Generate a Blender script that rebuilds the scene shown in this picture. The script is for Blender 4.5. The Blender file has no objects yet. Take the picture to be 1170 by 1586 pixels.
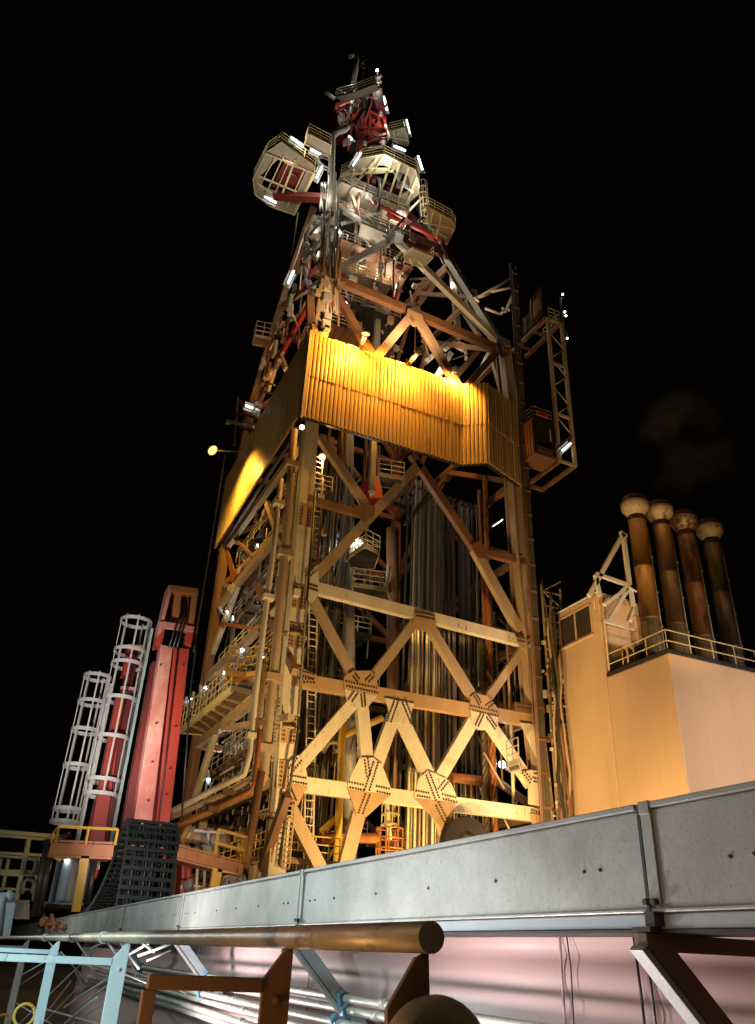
import bpy, math, random
from mathutils import Vector as V, Matrix, noise
random.seed(7)
sc=bpy.context.scene
col=sc.collection
PI=math.pi
# ------------------------------------------------------------------ camera frame (X along the derrick front, Y away, Z up; eye at the origin)
FPX,W0,H0=1223.95,1170,1586
_r,_p,_y=math.radians(2.76),math.radians(29.405),math.radians(23.735)
_f=V((0,math.cos(_p),math.sin(_p)));_u=V((0,-math.sin(_p),math.cos(_p)));_x=V((1,0,0))
_R=_x*math.cos(_r)+_u*math.sin(_r);_U=-_x*math.sin(_r)+_u*math.cos(_r)
_ex=V((math.cos(_y),math.sin(_y),0));_ey=V((-math.sin(_y),math.cos(_y),0))
def fr(d): return V((d.dot(_ex),d.dot(_ey),d.z))
FW,RT,UP=fr(_f),fr(_R),fr(_U)
def ray(x,y): return FW+RT*((x-585)/FPX)-UP*((y-793)/FPX)
def P(x,y,Y=40.): d=ray(x,y); return d*(Y/d.y)
def PX(x,y,X): d=ray(x,y); return d*(X/d.x)
def PZ(x,y,Z): d=ray(x,y); return d*(Z/d.z)
def PN(x,y,n,c): d=ray(x,y); return d*(c/d.dot(n))
LN=V((0,1,-.4)); LC=40-.4*42.7
def PF(x,y):                      # derrick front: upright below z 42.7, leaning back above
    a=P(x,y,40.)
    return a if a.z<42.7 else PN(x,y,LN,LC)
# ------------------------------------------------------------------ mesh builder
class MB:
    def __init__(s): s.v=[];s.f=[];s.m=[];s.sm=[];s.cur=0
    def face(s,idx,smooth=False): s.f.append(tuple(idx));s.m.append(s.cur);s.sm.append(smooth)
    def box(s,lo,hi):
        b=len(s.v);x0,y0,z0=lo;x1,y1,z1=hi
        s.v+=[V(c) for c in((x0,y0,z0),(x1,y0,z0),(x1,y1,z0),(x0,y1,z0),(x0,y0,z1),(x1,y0,z1),(x1,y1,z1),(x0,y1,z1))]
        for q in((3,2,1,0),(4,5,6,7),(0,1,5,4),(1,2,6,5),(2,3,7,6),(3,0,4,7)): s.face([b+i for i in q])
        return s
    def bar(s,a,b,w,h,n=V((0,-1,0)),off=0.):      # rectangular bar; n = outward normal of its front face, which lies on a-b (+off along n)
        a=V(a);b=V(b);d=(b-a).normalized();n=(n-d*n.dot(d)).normalized();t=d.cross(n)
        k=len(s.v)
        for p in(a,b):
            for i,j in((-1,0),(1,0),(1,1),(-1,1)): s.v.append(p+t*(w/2*i)+n*(off-h*j))
        for q in((0,1,2,3),(7,6,5,4),(0,4,5,1),(1,5,6,2),(2,6,7,3),(3,7,4,0)): s.face([k+i for i in q])
        return s
    def ibeam(s,a,b,w,h,n=V((0,-1,0)),t=.06):      # flanges face +-n
        a=V(a);b=V(b);d=(b-a).normalized();n=(n-d*n.dot(d)).normalized()
        s.bar(a,b,w,t,n);s.bar(a-n*(h-t),b-n*(h-t),w,t,n);s.bar(a-n*t*1.01,b-n*t*1.01,t,h-2.02*t,n)
        return s
    def tube(s,pts,r,n=8,cap=True,smooth=True):
        pts=[V(p) for p in pts];k=len(s.v);m=len(pts);ref=None
        for i,p in enumerate(pts):
            a=pts[max(0,i-1)];b=pts[min(m-1,i+1)];d=(b-a).normalized()
            if ref is None:
                ref=V((0,0,1)) if abs(d.z)<.9 else V((1,0,0))
            u=(ref-d*ref.dot(d)).normalized();w=d.cross(u);ref=u
            rr=r[i] if isinstance(r,(list,tuple)) else r
            for j in range(n):
                an=2*PI*(j+.5)/n;s.v.append(p+u*(math.cos(an)*rr)+w*(math.sin(an)*rr))
        for i in range(m-1):
            for j in range(n):
                s.face((k+i*n+j,k+i*n+(j+1)%n,k+(i+1)*n+(j+1)%n,k+(i+1)*n+j),smooth and n>5)
        if cap:
            s.face([k+j for j in range(n)][::-1]);s.face([k+(m-1)*n+j for j in range(n)])
        return s
    def ring(s,c,R,r,axis=V((0,0,1)),n=24,m=6,a0=0,a1=2*PI,flat=None):
        axis=V(axis).normalized();u=axis.orthogonal().normalized() if abs(axis.z)<.99 else V((1,0,0));w=axis.cross(u)
        pts=[c+u*(R*math.cos(a0+(a1-a0)*i/n))+w*(R*math.sin(a0+(a1-a0)*i/n)) for i in range(n+1)]
        if flat:
            for i in range(n):
                q=(pts[i]+pts[i+1])/2-c
                s.bar(pts[i],pts[i+1],flat,.03,q.normalized())
            return s
        return s.tube(pts,r,m)
    def plate(s,poly,ext):
        k=len(s.v);n=len(poly);ext=V(ext);poly=[V(p) for p in poly]
        s.v+=poly+[p+ext for p in poly]
        c=sum(((poly[i]-poly[0]).cross(poly[(i+1)%n]-poly[0]) for i in range(n)),V())
        fl=c.dot(ext)>0
        A=list(range(k,k+n));B=list(range(k+n,k+2*n))
        s.face(A[::-1] if fl else A);s.face(B if fl else B[::-1])
        for i in range(n):
            q=(k+i,k+(i+1)%n,k+n+(i+1)%n,k+n+i);s.face(q if fl else q[::-1])
        return s
    def lathe(s,c,prof,n=20,axis=V((0,0,1))):
        axis=V(axis).normalized();u=axis.orthogonal().normalized();w=axis.cross(u);k=len(s.v);m=len(prof)
        for r,h in prof:
            for j in range(n):
                a=2*PI*j/n;s.v.append(c+axis*h+u*(r*math.cos(a))+w*(r*math.sin(a)))
        for i in range(m-1):
            for j in range(n): s.face((k+i*n+j,k+i*n+(j+1)%n,k+(i+1)*n+(j+1)%n,k+(i+1)*n+j),True)
        s.face([k+j for j in range(n)][::-1]);s.face([k+(m-1)*n+j for j in range(n)])
        return s
    def bolts(s,a,b,num,n=V((0,-1,0)),r=.06,h=.05,stag=0,gap=0):
        a=V(a);b=V(b);d=(b-a).normalized();t=d.cross(n)
        o=s.cur;s.cur=1
        for row in ((-1,1) if gap else (0,)):
            for i in range(num):
                f=(i+.5+(stag*row*.25 if gap else 0))/num
                c=a.lerp(b,f)+t*(gap*row)
                s.tube([c,c+n*h],r,6,True,False)
        s.cur=o
        return s
    def build(s,name,mats,parent=None,bevel=0,solid=0):
        if not isinstance(mats,(list,tuple)): mats=[mats]
        me=bpy.data.meshes.new(name)
        if parent is None:
            xs=[p.x for p in s.v];ys=[p.y for p in s.v];zs=[p.z for p in s.v]
            o=V(((min(xs)+max(xs))/2,(min(ys)+max(ys))/2,min(zs)))
        else: o=wloc(parent)
        me.from_pydata([tuple(p-o) for p in s.v],[],s.f)
        for m in mats: me.materials.append(m)
        me.polygons.foreach_set('material_index',[min(i,len(mats)-1) for i in s.m])
        me.polygons.foreach_set('use_smooth',s.sm)
        me.update()
        ob=bpy.data.objects.new(name,me);col.objects.link(ob)
        if parent is None: ob.location=o
        else: ob.parent=parent
        if solid:
            md=ob.modifiers.new('s','SOLIDIFY');md.thickness=solid;md.offset=0
        if bevel:
            md=ob.modifiers.new('b','BEVEL');md.width=bevel;md.segments=2;md.limit_method='ANGLE'
        return ob
def wloc(o):
    l=V(o.location)
    while o.parent: o=o.parent;l=l+V(o.location)
    return l
def tag(o,label=None,cat=None,group=None,kind=None):
    for k,v in(('label',label),('category',cat),('group',group),('kind',kind)):
        if v: o[k]=v
    return o
def thing(name,label,cat,loc,group=None):
    o=bpy.data.objects.new(name,None);col.objects.link(o);o.location=V(loc);o.empty_display_size=.3
    return tag(o,label,cat,group)
def clone(o,delta,label=None):
    c=o.copy();col.objects.link(c);c.location=V(o.location)+V(delta)
    if label: c['label']=label
    def kids(a,b):
        for ch in list(a.children):
            d=ch.copy();col.objects.link(d);d.parent=b;kids(ch,d)
    kids(o,c)
    return c
def lerp(a,b,t): return V(a).lerp(V(b),t)
# ------------------------------------------------------------------ materials
def lin(c): return tuple((x/12.92 if x<=.04045 else ((x+.055)/1.055)**2.4) for x in c)
def paint(name,c,c2=None,amt=.5,scale=1.2,rough=.5,metal=0.,bump=.15,c3=None,amt3=.35,scale3=6.,stretch=(1,1,.25),spec=.5,loc=(0,0,0)):
    m=bpy.data.materials.new(name);m.use_nodes=True;nt=m.node_tree;N=nt.nodes;L=nt.links
    b=N['Principled BSDF'];b.inputs['Metallic'].default_value=metal;b.inputs['Specular IOR Level'].default_value=spec
    tc=N.new('ShaderNodeTexCoord');mp=N.new('ShaderNodeMapping');mp.inputs['Scale'].default_value=stretch;mp.inputs['Location'].default_value=loc
    L.new(tc.outputs['Object'],mp.inputs['Vector'])
    n1=N.new('ShaderNodeTexNoise');n1.inputs['Scale'].default_value=scale;n1.inputs['Detail'].default_value=7;n1.inputs['Roughness'].default_value=.62
    L.new(mp.outputs[0],n1.inputs['Vector'])
    r1=N.new('ShaderNodeValToRGB');r1.color_ramp.elements[0].position=.5-.22;r1.color_ramp.elements[1].position=.5+.22
    r1.color_ramp.elements[0].color=(*c,1);r1.color_ramp.elements[1].color=(*[a*(1-amt)+d*amt for a,d in zip(c,c2 or tuple(x*.6 for x in c))],1)
    L.new(n1.outputs['Fac'],r1.inputs[0]);out=r1.outputs[0]
    n2=N.new('ShaderNodeTexNoise');n2.inputs['Scale'].default_value=scale3;n2.inputs['Detail'].default_value=8;n2.inputs['Roughness'].default_value=.7
    L.new(mp.outputs[0],n2.inputs['Vector'])
    if c3:
        r2=N.new('ShaderNodeValToRGB');r2.color_ramp.elements[0].position=1-amt3-.07;r2.color_ramp.elements[1].position=1-amt3+.05
        L.new(n2.outputs['Fac'],r2.inputs[0])
        mx=N.new('ShaderNodeMix');mx.data_type='RGBA';L.new(r2.outputs[0],mx.inputs[0]);L.new(out,mx.inputs[6]);mx.inputs[7].default_value=(*c3,1);out=mx.outputs[2]
    L.new(out,b.inputs['Base Color'])
    mr=N.new('ShaderNodeMapRange');mr.inputs[3].default_value=max(.05,rough-.12);mr.inputs[4].default_value=min(1,rough+.15)
    L.new(n2.outputs['Fac'],mr.inputs[0]);L.new(mr.outputs[0],b.inputs['Roughness'])
    if bump:
        bp=N.new('ShaderNodeBump');bp.inputs['Strength'].default_value=bump;bp.inputs['Distance'].default_value=.02
        L.new(n2.outputs['Fac'],bp.inputs['Height']);L.new(bp.outputs[0],b.inputs['Normal'])
    return m
def glow(name,c,s):
    m=bpy.data.materials.new(name);m.use_nodes=True;b=m.node_tree.nodes['Principled BSDF']
    b.inputs['Base Color'].default_value=(.8,.8,.8,1);b.inputs['Emission Color'].default_value=(*c,1);b.inputs['Emission Strength'].default_value=s
    return m
RUST=(.09,.035,.015)
M={}
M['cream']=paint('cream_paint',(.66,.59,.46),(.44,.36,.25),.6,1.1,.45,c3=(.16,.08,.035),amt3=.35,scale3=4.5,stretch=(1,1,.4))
M['tan']=paint('dim_weathered_tan_paint',(.42,.31,.20),(.25,.16,.09),.7,.8,.5,c3=RUST,amt3=.33,scale3=3)  # weathered tan; also carries the shade of the dimmer derrick bays
M['tan2']=paint('dim_orange_tan_paint',(.45,.29,.15),(.31,.18,.09),.7,.9,.5,c3=RUST,amt3=.28,scale3=3)  # carries the dim halves of the gusset plates and the middle girt
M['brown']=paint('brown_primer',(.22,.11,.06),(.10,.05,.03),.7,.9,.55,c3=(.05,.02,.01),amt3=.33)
M['grey']=paint('grey_steel_paint',(.33,.31,.28),(.18,.16,.14),.6,1.5,.45,c3=RUST,amt3=.25)
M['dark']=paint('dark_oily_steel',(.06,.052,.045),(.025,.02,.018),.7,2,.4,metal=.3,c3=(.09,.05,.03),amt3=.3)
M['chain']=paint('scuffed_chain_plastic',(.055,.058,.055),(.03,.03,.03),.6,6,.4,c3=(.12,.12,.11),amt3=.3,scale3=14)
M['black']=paint('black_plastic',(.018,.018,.019),(.03,.03,.03),.6,6,.38,c3=(.06,.06,.055),amt3=.3,scale3=14)
M['bolt']=paint('rusty_bolt',(.05,.03,.02),(.03,.02,.01),.5,3,.5)
M['red']=paint('red_paint',(.45,.055,.035),(.25,.03,.02),.6,1.2,.42,c3=(.14,.04,.03),amt3=.3,scale3=3)
M['reeldark']=paint('shaded_maroon_reel_paint',(.010,.004,.0035),(.006,.003,.003),.6,2,.45)  # the reel's shade is put into this near-black maroon
M['reddark']=paint('dark_red_paint',(.15,.02,.017),(.07,.014,.012),.7,1.2,.42,c3=(.04,.015,.012),amt3=.33)
M['redchalk']=paint('chalked_red_paint',(.56,.20,.165),(.44,.11,.08),.5,.8,.5,c3=(.62,.30,.25),amt3=.47,scale3=1.15,stretch=(1,1,.55))
M['orange']=paint('orange_rust_paint',(.44,.17,.05),(.24,.08,.03),.7,1.5,.5,c3=RUST,amt3=.35)
M['yellow']=paint('yellow_safety_paint',(.70,.43,.06),(.50,.28,.05),.6,2,.45,c3=RUST,amt3=.3,scale3=5)
M['railcream']=paint('pale_yellow_rail_paint',(.62,.56,.32),(.42,.34,.18),.6,3,.45,c3=RUST,amt3=.25)
M['white']=paint('white_paint',(.66,.66,.64),(.5,.5,.48),.5,1,.42,c3=(.3,.22,.15),amt3=.22)
M['panel']=paint('white_panel',(.6,.62,.62),(.42,.43,.42),.6,.7,.4,c3=(.2,.15,.1),amt3=.27)
M['house']=paint('buff_house_paint',(.58,.42,.28),(.50,.35,.22),.8,.3,.55,bump=.06,c3=(.47,.32,.20),amt3=.34,scale3=.7,stretch=(1,1,.16))
M['wallsheet']=paint('corrugated_cream_sheet',(.62,.43,.19),(.48,.29,.11),.7,.5,.42,c3=(.24,.11,.035),amt3=.35,scale3=1.8,stretch=(1,1,.16))
M['galv']=paint('galvanised_steel',(.46,.46,.43),(.24,.235,.21),.95,2.4,.36,metal=.3,c3=(.22,.23,.21),amt3=.37,scale3=62,stretch=(1,1,1),bump=.10)
M['galvpipe']=paint('galvanised_pipe',(.52,.51,.46),(.32,.30,.25),.8,8,.42,metal=.3,c3=(.26,.20,.12),amt3=.4,scale3=30,stretch=(1,.2,1))
M['rail']=paint('worn_handrail',(.42,.33,.23),(.24,.15,.085),.8,7,.38,metal=.2,c3=(.13,.06,.03),amt3=.36,scale3=18,stretch=(1,.4,1))
M['railblue']=paint('cool_lit_blue_paint',(.50,.60,.62),(.36,.45,.47),.6,6,.45,c3=(.16,.12,.08),amt3=.34,scale3=12)  # cool lamplight is put into this pale blue
M['railbrown']=paint('dim_warm_brown_paint',(.19,.10,.055),(.12,.055,.028),.6,5,.5,c3=(.05,.02,.01),amt3=.28)  # dim warm light is put into this brown
M['blue']=paint('blue_clamp_paint',(.14,.33,.46),(.10,.24,.36),.5,8,.4,c3=(.3,.25,.2),amt3=.25)
M['strut']=paint('grey_blue_strut',(.30,.35,.38),(.22,.25,.27),.5,5,.45,c3=(.2,.15,.1),amt3=.25)
M['pink']=paint('pale_pink_bulkhead',(.58,.40,.38),(.50,.33,.31),.6,1.2,.42,c3=(.40,.25,.22),amt3=.25,scale3=3,stretch=(1,.3,1),bump=.04)
M['stack']=paint('scorched_stack_steel',(.26,.13,.035),(.07,.04,.018),.9,.9,.5,metal=.2,c3=(.04,.024,.014),amt3=.42,scale3=1.5,stretch=(1,1,.3))
for k_,(a_,b_) in enumerate((((.30,.15,.035),(.08,.04,.015)),((.20,.11,.04),(.06,.04,.02)),((.26,.11,.04),(.09,.035,.018)),((.15,.095,.045),(.05,.035,.02)))):
    M['stack%d'%k_]=paint('scorched_stack_steel',a_,b_,.9,.7+.15*k_,.5,metal=.2,c3=(.04,.024,.014),amt3=.38+.03*k_,scale3=1.5,stretch=(1,1,.3),loc=(3.7*k_,1.3*k_,2.1*k_))
M['stacklow']=paint('dull_stack_cladding',(.17,.14,.085),(.10,.08,.05),.7,.7,.5,metal=.2,c3=(.06,.045,.03),amt3=.3)
M['dirtypanel']=paint('dirty_platform_plate',(.34,.30,.25),(.20,.16,.12),.7,1.2,.5,c3=(.12,.07,.04),amt3=.32,scale3=2.5)
M['cap']=paint('flaking_white_cap',(.55,.48,.38),(.36,.28,.18),.8,1.8,.5,c3=(.12,.045,.02),amt3=.46,scale3=1.9,stretch=(1,1,1))
for k_ in range(4): M['cap%d'%k_]=paint('flaking_white_cap',(.55,.48,.38),(.36,.28,.18),.8,1.8,.5,c3=(.12,.045,.02),amt3=(.36,.42,.52,.40)[k_],scale3=1.9,stretch=(1,1,1),loc=(5.1*k_,2.2*k_,.7*k_))
M['caprust']=paint('rusty_cap_rim',(.16,.06,.03),(.08,.03,.02),.7,2,.55,c3=(.35,.26,.18),amt3=.3)
M['hose']=paint('hose_rubber',(.10,.075,.045),(.05,.035,.02),.7,4,.5)
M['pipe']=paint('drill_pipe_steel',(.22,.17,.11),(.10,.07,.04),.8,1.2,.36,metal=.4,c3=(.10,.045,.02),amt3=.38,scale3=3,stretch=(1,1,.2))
M['pipebright']=paint('bright_drill_pipe',(.55,.46,.27),(.30,.22,.12),.8,1.0,.32,metal=.3,c3=(.12,.06,.025),amt3=.33,scale3=2.5,stretch=(1,1,.15))  # paler pipe colour, alternating with the duller one
M['wire']=paint('wire_rope',(.16,.15,.14),None,.4,8,.4,metal=.5)
M['glass']=paint('dark_window_glass',(.05,.04,.035),(.03,.025,.02),.5,.6,.12,bump=0)
M['paleglass']=paint('pale_lit_glass',(.30,.42,.42),(.2,.3,.3),.5,.8,.15,bump=0)
M['deck']=paint('deck_paint',(.09,.10,.09),(.05,.05,.05),.6,.6,.6,stretch=(1,1,1))
M['water']=paint('night_sea',(.01,.014,.016),None,.4,.2,.15,bump=.5,stretch=(1,1,1))
M['sign']=paint('orange_sign_board',(.50,.14,.06),(.4,.1,.05),.4,3,.5)
M['tubewhite']=glow('cool_tube_glow',(.78,.94,1.0),9)
M['tubewarm']=glow('sodium_lens_glow',(1.0,.46,.10),3.2)
M['spotwhite']=glow('white_lens_glow',(.9,1.0,.95),12)
M['redglow']=glow('red_lamp_glow',(1,.05,.02),6)
def light(name,kind,loc,power,c,target=None,size=.3,angle=70,blend=.6):
    d=bpy.data.lights.new(name,kind);d.energy=power;d.color=c;d.shadow_soft_size=size
    o=bpy.data.objects.new(name,d);col.objects.link(o);o.location=V(loc)
    if kind=='SPOT': d.spot_size=math.radians(angle);d.spot_blend=blend
    if target is not None: o.rotation_euler=(V(target)-V(loc)).to_track_quat('-Z','Y').to_euler()
    return o
# ------------------------------------------------------------------ camera, world
cd=bpy.data.cameras.new('camera');cam=bpy.data.objects.new('camera',cd);col.objects.link(cam);sc.camera=cam
cd.sensor_fit='VERTICAL';cd.sensor_height=24;cd.sensor_width=24*W0/H0;cd.lens=24*FPX/H0;cd.clip_start=.05;cd.clip_end=6000
cam.matrix_world=Matrix(((RT.x,UP.x,-FW.x,0),(RT.y,UP.y,-FW.y,0),(RT.z,UP.z,-FW.z,0),(0,0,0,1)))
w=bpy.data.worlds.new('World');sc.world=w;w.use_nodes=True
sk=w.node_tree.nodes.new('ShaderNodeTexSky');sk.sky_type='NISHITA';sk.sun_disc=False;sk.sun_elevation=math.radians(-6);sk.sun_rotation=math.radians(200)
bg=w.node_tree.nodes['Background'];ad=w.node_tree.nodes.new('ShaderNodeMix');ad.data_type='RGBA';ad.inputs[0].default_value=.15;w.node_tree.links.new(sk.outputs[0],ad.inputs[6]);ad.inputs[7].default_value=(1.0,.72,.5,1);w.node_tree.links.new(ad.outputs[2],bg.inputs[0]);bg.inputs[1].default_value=.006
sc.view_settings.view_transform='Standard';sc.view_settings.look='None';sc.view_settings.exposure=0;sc.view_settings.gamma=1
sc.cycles.use_denoising=True
sc.cycles.max_bounces=6;sc.cycles.diffuse_bounces=3;sc.cycles.sample_clamp_indirect=4
# ------------------------------------------------------------------ sea and deck
m=MB();m.v=[V((-3000,-3000,-18)),V((3000,-3000,-18)),V((3000,3000,-18)),V((-3000,3000,-18))];m.face((0,1,2,3))
tag(m.build('sea',M['water']),kind='structure')
m=MB();m.box((-30,-25,-2.2),(70,110,-1.7));tag(m.build('deck',M['deck']),kind='structure')
# ------------------------------------------------------------------ cable trunking along the deck edge (runs in Y)
TX=2.0;TZ0,TZ1=.168,.488
ys=[-1.3,2.22,5.53,9.03,12.6,16.1,19.6,23.1,26.6,30.1,33.6,40]
root=thing('cable_trunking','long galvanised box trunking running away along the deck, seamed every few metres','trunking',(TX+.1,2.2,TZ0))
for i in range(len(ys)-1):
    a,b=ys[i],ys[i+1]-.012
    m=MB()
    lip=.018
    prof=[(TX,TZ0),(TX,TZ1-.02),(TX+.02,TZ1),(TX+.30,TZ1+.004),(TX+.30,TZ0)]
    m.plate([V((x,a,z)) for x,z in prof],(0,b-a,0))
    # top return lip and bottom tray flange
    m.box((TX-.012,a+.004,TZ1-.012),(TX+.02,b-.004,TZ1+.008))
    m.box((TX-.006,a+.004,TZ0-.004),(TX+.01,b-.004,TZ0+.008))
    m.cur=1
    rows=[(b-.28,2),(b-.6,1),(a+.22,2),(a+.9,1),(a+1.5,1),(a+2.1,1)] if i>0 else [(a+3.06,2)]
    for yy,k in rows:
        for q in range(k):
            c=V((TX,yy+q*.09,TZ0+.135));m.tube([c,c+V((-.006,0,0))],.0075,8)
    m.build('trunking_panel',[M['galv'],M['bolt']],root,bevel=.003)
for i,y in enumerate(ys[1:-1]):
    m=MB();m.box((TX-.010,y-.07,TZ0+.02),(TX-.001,y-.022,TZ1-.03));m.box((TX-.016,y-.07,TZ1-.031),(TX+.02,y-.022,TZ1+.011));m.build('joint_strap',M['galv'],root,bevel=.002)
    m=MB();m.box((TX-.009,y-.018,TZ0),(TX-.001,y-.004,TZ1+.006));m.cur=0
    m.build('joint_gap_seal',M['black'],root)
# inner cable ladder lip under the trunking
m=MB();m.box((TX+.02,-1.3,.118),(TX+.06,40,TZ0-.006));m.build('tray_lip',M['strut'],root,bevel=.003)
m=MB();m.box((TX+.015,-1.3,.108),(TX+.30,40,.116));m.build('tray_floor',M['black'],root)
# ------------------------------------------------------------------ wall brackets under the trunking
WX=2.62
lab=['nearest bracket, dark arm with a pale edged diagonal strut under the trunking','grey strut bracket right of the brown handrail post, gripping pipes','grey strut bracket just right of the pale blue handrail post','distant small grey bracket left of the pale blue post']
for i,y in enumerate(ys[1:5]):
    r=thing('wall_bracket',lab[i],'bracket',(WX,y,-.55),'brackets carrying the trunking')
    m=MB();m.box((TX-.02,y+.0,.055),(WX,y+.06,.106));m.build('arm',M['strut'] if i else M['railbrown'],r,bevel=.003)  # nearest bracket's unlit side is put into brown paint
    m=MB();m.cur=0
    a=V((TX-.015,y+.002,.085));b=V((TX+.50,y+.002,-.42))
    m.bar(a+V((.035,0,0)),b+V((.035,0,0)),.075,.05)
    m.build('strut',M['strut'] if i else M['railbrown'],r,bevel=.003)
    m=MB();m.bar(a+V((-.022,-.004,-.022)),b+V((-.022,-.004,-.022)),.02,.062);m.build('strut_flange',M['galv'],r,bevel=.002)  # pale flange carries the strut's lit edge in its colour
    m=MB();m.box((TX-.03,y-.03,.108),(TX+.06,y+.05,.122));m.box((TX-.022,y-.045,.124),(TX+.03,y-.004,.166));m.cur=1
    for q in(-.035,.0,): 
        c=V((TX-.012,y+q-.02,TZ0+.025));m.tube([c,c+V((-.02,0,0))],.011,6)
    m.build('tray_clamp',[M['dark'],M['bolt']],r)
# ------------------------------------------------------------------ pipes clamped to the brackets
PIPEX=2.36
zs=[-.235,-.305,-.375,-.44,-.505,-.565]
lb=['topmost galvanised pipe of the bundle below the trunking','second galvanised pipe down in the bundle below the trunking','third galvanised pipe down in the bundle below the trunking','fourth galvanised pipe down in the bundle below the trunking','fifth galvanised pipe down in the bundle below the trunking','lowest galvanised pipe of the bundle below the trunking']
for i,z in enumerate(zs):
    m=MB();x=PIPEX-.02*i+(.05 if i%2 else 0)
    pts=[V((x+.004*math.sin(k*1.3),-1.0+k*1.0,z+.004*math.sin(k*.9+i))) for k in range(19)]
    m.tube(pts,.026,14)
    for yy in(4.9+i*.15,8.2-i*.2,11.5): m.tube([V((x,yy,z)),V((x,yy+.07,z))],.0305,14)
    tag(m.build('conduit_pipe',M['galvpipe']),lb[i],'pipe','pipes clamped below the trunking')
for i,y in enumerate(ys[2:5]):
    m=MB()
    for z in zs[:3]:
        k=zs.index(z);x=PIPEX-.02*k+(.05 if k%2 else 0)
        m.ring(V((x,y-.01,z)),.034,.008,V((0,1,0)),14,5)
        m.plate([V((x-.055,y-.03,z+.02)),V((x-.02,y-.03,z+.055)),V((x-.006,y-.03,z+.042)),V((x-.042,y-.03,z+.006))],(0,.05,0))
        m.plate([V((x-.055,y-.03,z+.02)),V((x-.042,y-.03,z+.012)),V((x-.025,y-.03,z-.045)),V((x-.04,y-.03,z-.045))],(0,.05,0))
    tag(m.build('pipe_clamp',M['blue']),['blue pipe clamp under the grey strut right of the brown post','blue pipe clamp under the strut between the two handrail posts','far blue pipe clamp behind the pale blue handrail post'][i],'clamp','blue pipe clamps')
# ------------------------------------------------------------------ pale pink bulkhead behind the pipes, with grooves shaped to give shade bands, and welded seams
m=MB();k0=0
zz=[.4,.11,.08,.05,.02,-.01,-.07,-.11,-.14,-.17,-.20,-.24,-.36,-.42,-.47,-.51,-.56,-.61,-.68,-1.0,-1.7]
dx=[0,0,.008,.015,.008,.0,0,.009,.018,.018,.009,0,.0,.02,.055,.07,.06,.02,0,0,0]
prof=[V((WX+.02+d,-3,z)) for z,d in zip(zz,dx)]
prof+=[V((WX+.3,-3,-1.7)),V((WX+.3,-3,.4))]
m.plate(prof,(0,24.5,0))
m.sm=[i>1 for i in range(len(m.sm))]
root=tag(m.build('bulkhead',M['pink']),'pale pink steel bulkhead behind the pipes under the trunking, grooved to give shade bands','bulkhead')
for y in(2.95,3.55,6.9,10.6):
    m=MB();m.tube([V((WX+.008,y,.4)),V((WX+.008,y,-.2)),V((WX+.008,y+.01,-.44))],.006,6);m.build('weld_seam',M['pink'],root)
m=MB()
m.tube([V((WX-.004,3.02,.3)),V((WX-.006,3.0,-.1)),V((WX-.004,3.0,-.45)),V((WX-.002,3.01,-.9))],.006,6)
m.tube([V((WX-.006,2.95,.3)),V((WX-.008,2.93,-.15)),V((WX-.006,2.94,-.6)),V((WX-.006,2.95,-1))],.0045,6)
tag(m.build('hanging_cable',M['black']),'thin black double cable hanging down the pale pink bulkhead','cable')
m=MB();m.tube([V((WX-.004,3.5,.3)),V((WX-.006,3.46,0)),V((WX-.004,3.47,-.3)),V((WX-.006,3.44,-.48))],.0035,6)
tag(m.build('hanging_cable',M['black']),'single short black wire hanging on the pink bulkhead left of the double cable','cable')
# ------------------------------------------------------------------ handrail with chamfered posts
RX=.70;RZ=.033
root=thing('handrail','tubular handrail in the foreground, worn, and lit brown at its near end, on chamfered flat posts','handrail',(RX,4,-.9))
m=MB();m.tube([V((RX,1.29+.6*i,RZ)) for i in range(34)],.0240,24);m.build('top_rail',M['rail'],root)
def post(y,mat,sl=.31):
    m=MB();x=RX
    poly=[(x+.012,RZ-.02),(x+.012,-.9),(x-.055,-.9),(x-.055,RZ-.085),(x-.012,RZ-.03)]
    m.plate([V((a,y,z)) for a,z in poly],(0,.012,0))
    m.build('post',mat,root,bevel=.002)
    m=MB();m.box((x+.000,y+.0125,RZ-.05),(x+.010,y+.05,RZ-.015));m.build('weld_tab',mat,root)
    m=MB();c=V((x-.022,y-.001,RZ-.125));m.tube([c,c+V((0,-.007,0))],.009,6,True,False);m.tube([c,c+V((0,-.012,0))],.005,8);m.build('bolt',mat,root)
    m=MB();m.box((x-sl,y-.004,RZ-.112),(x-.056,y+.02,RZ-.083));m.box((x-sl-.008,y-.004,-.45),(x-sl+.02,y+.02,RZ-.1125));m.build('side_bar',mat,root,bevel=.002)
for y,mt,sl in((1.98,'railbrown',.31),(4.15,'railblue',1.0),(7.2,'railblue',1.5),(10.4,'railblue',2)): post(y,M[mt],sl)  # brown and blue paint repeat the warm and cool lamplight on like posts
# near end post with curved kick pipe
m=MB();y=1.32
m.plate([V((x,y,z)) for x,z in((RX+.012,RZ-.02),(RX+.018,-.12),(RX-.06,-.12),(RX-.062,-.07),(RX-.012,RZ-.03))],(0,.012,0))
m.build('post',M['railbrown'],root,bevel=.002)
m=MB();m.tube([P(616,1720,1.27),P(617,1650,1.27)]+[P(668-50*math.cos(a)+(14*a/PI),1640-66*math.sin(a),1.30) for a in [PI*k/18 for k in range(1,18)]]+[P(727,1650,1.28),P(728,1720,1.28)],.030,24)
m.build('bent_pipe',M['rail'],root)
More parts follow.
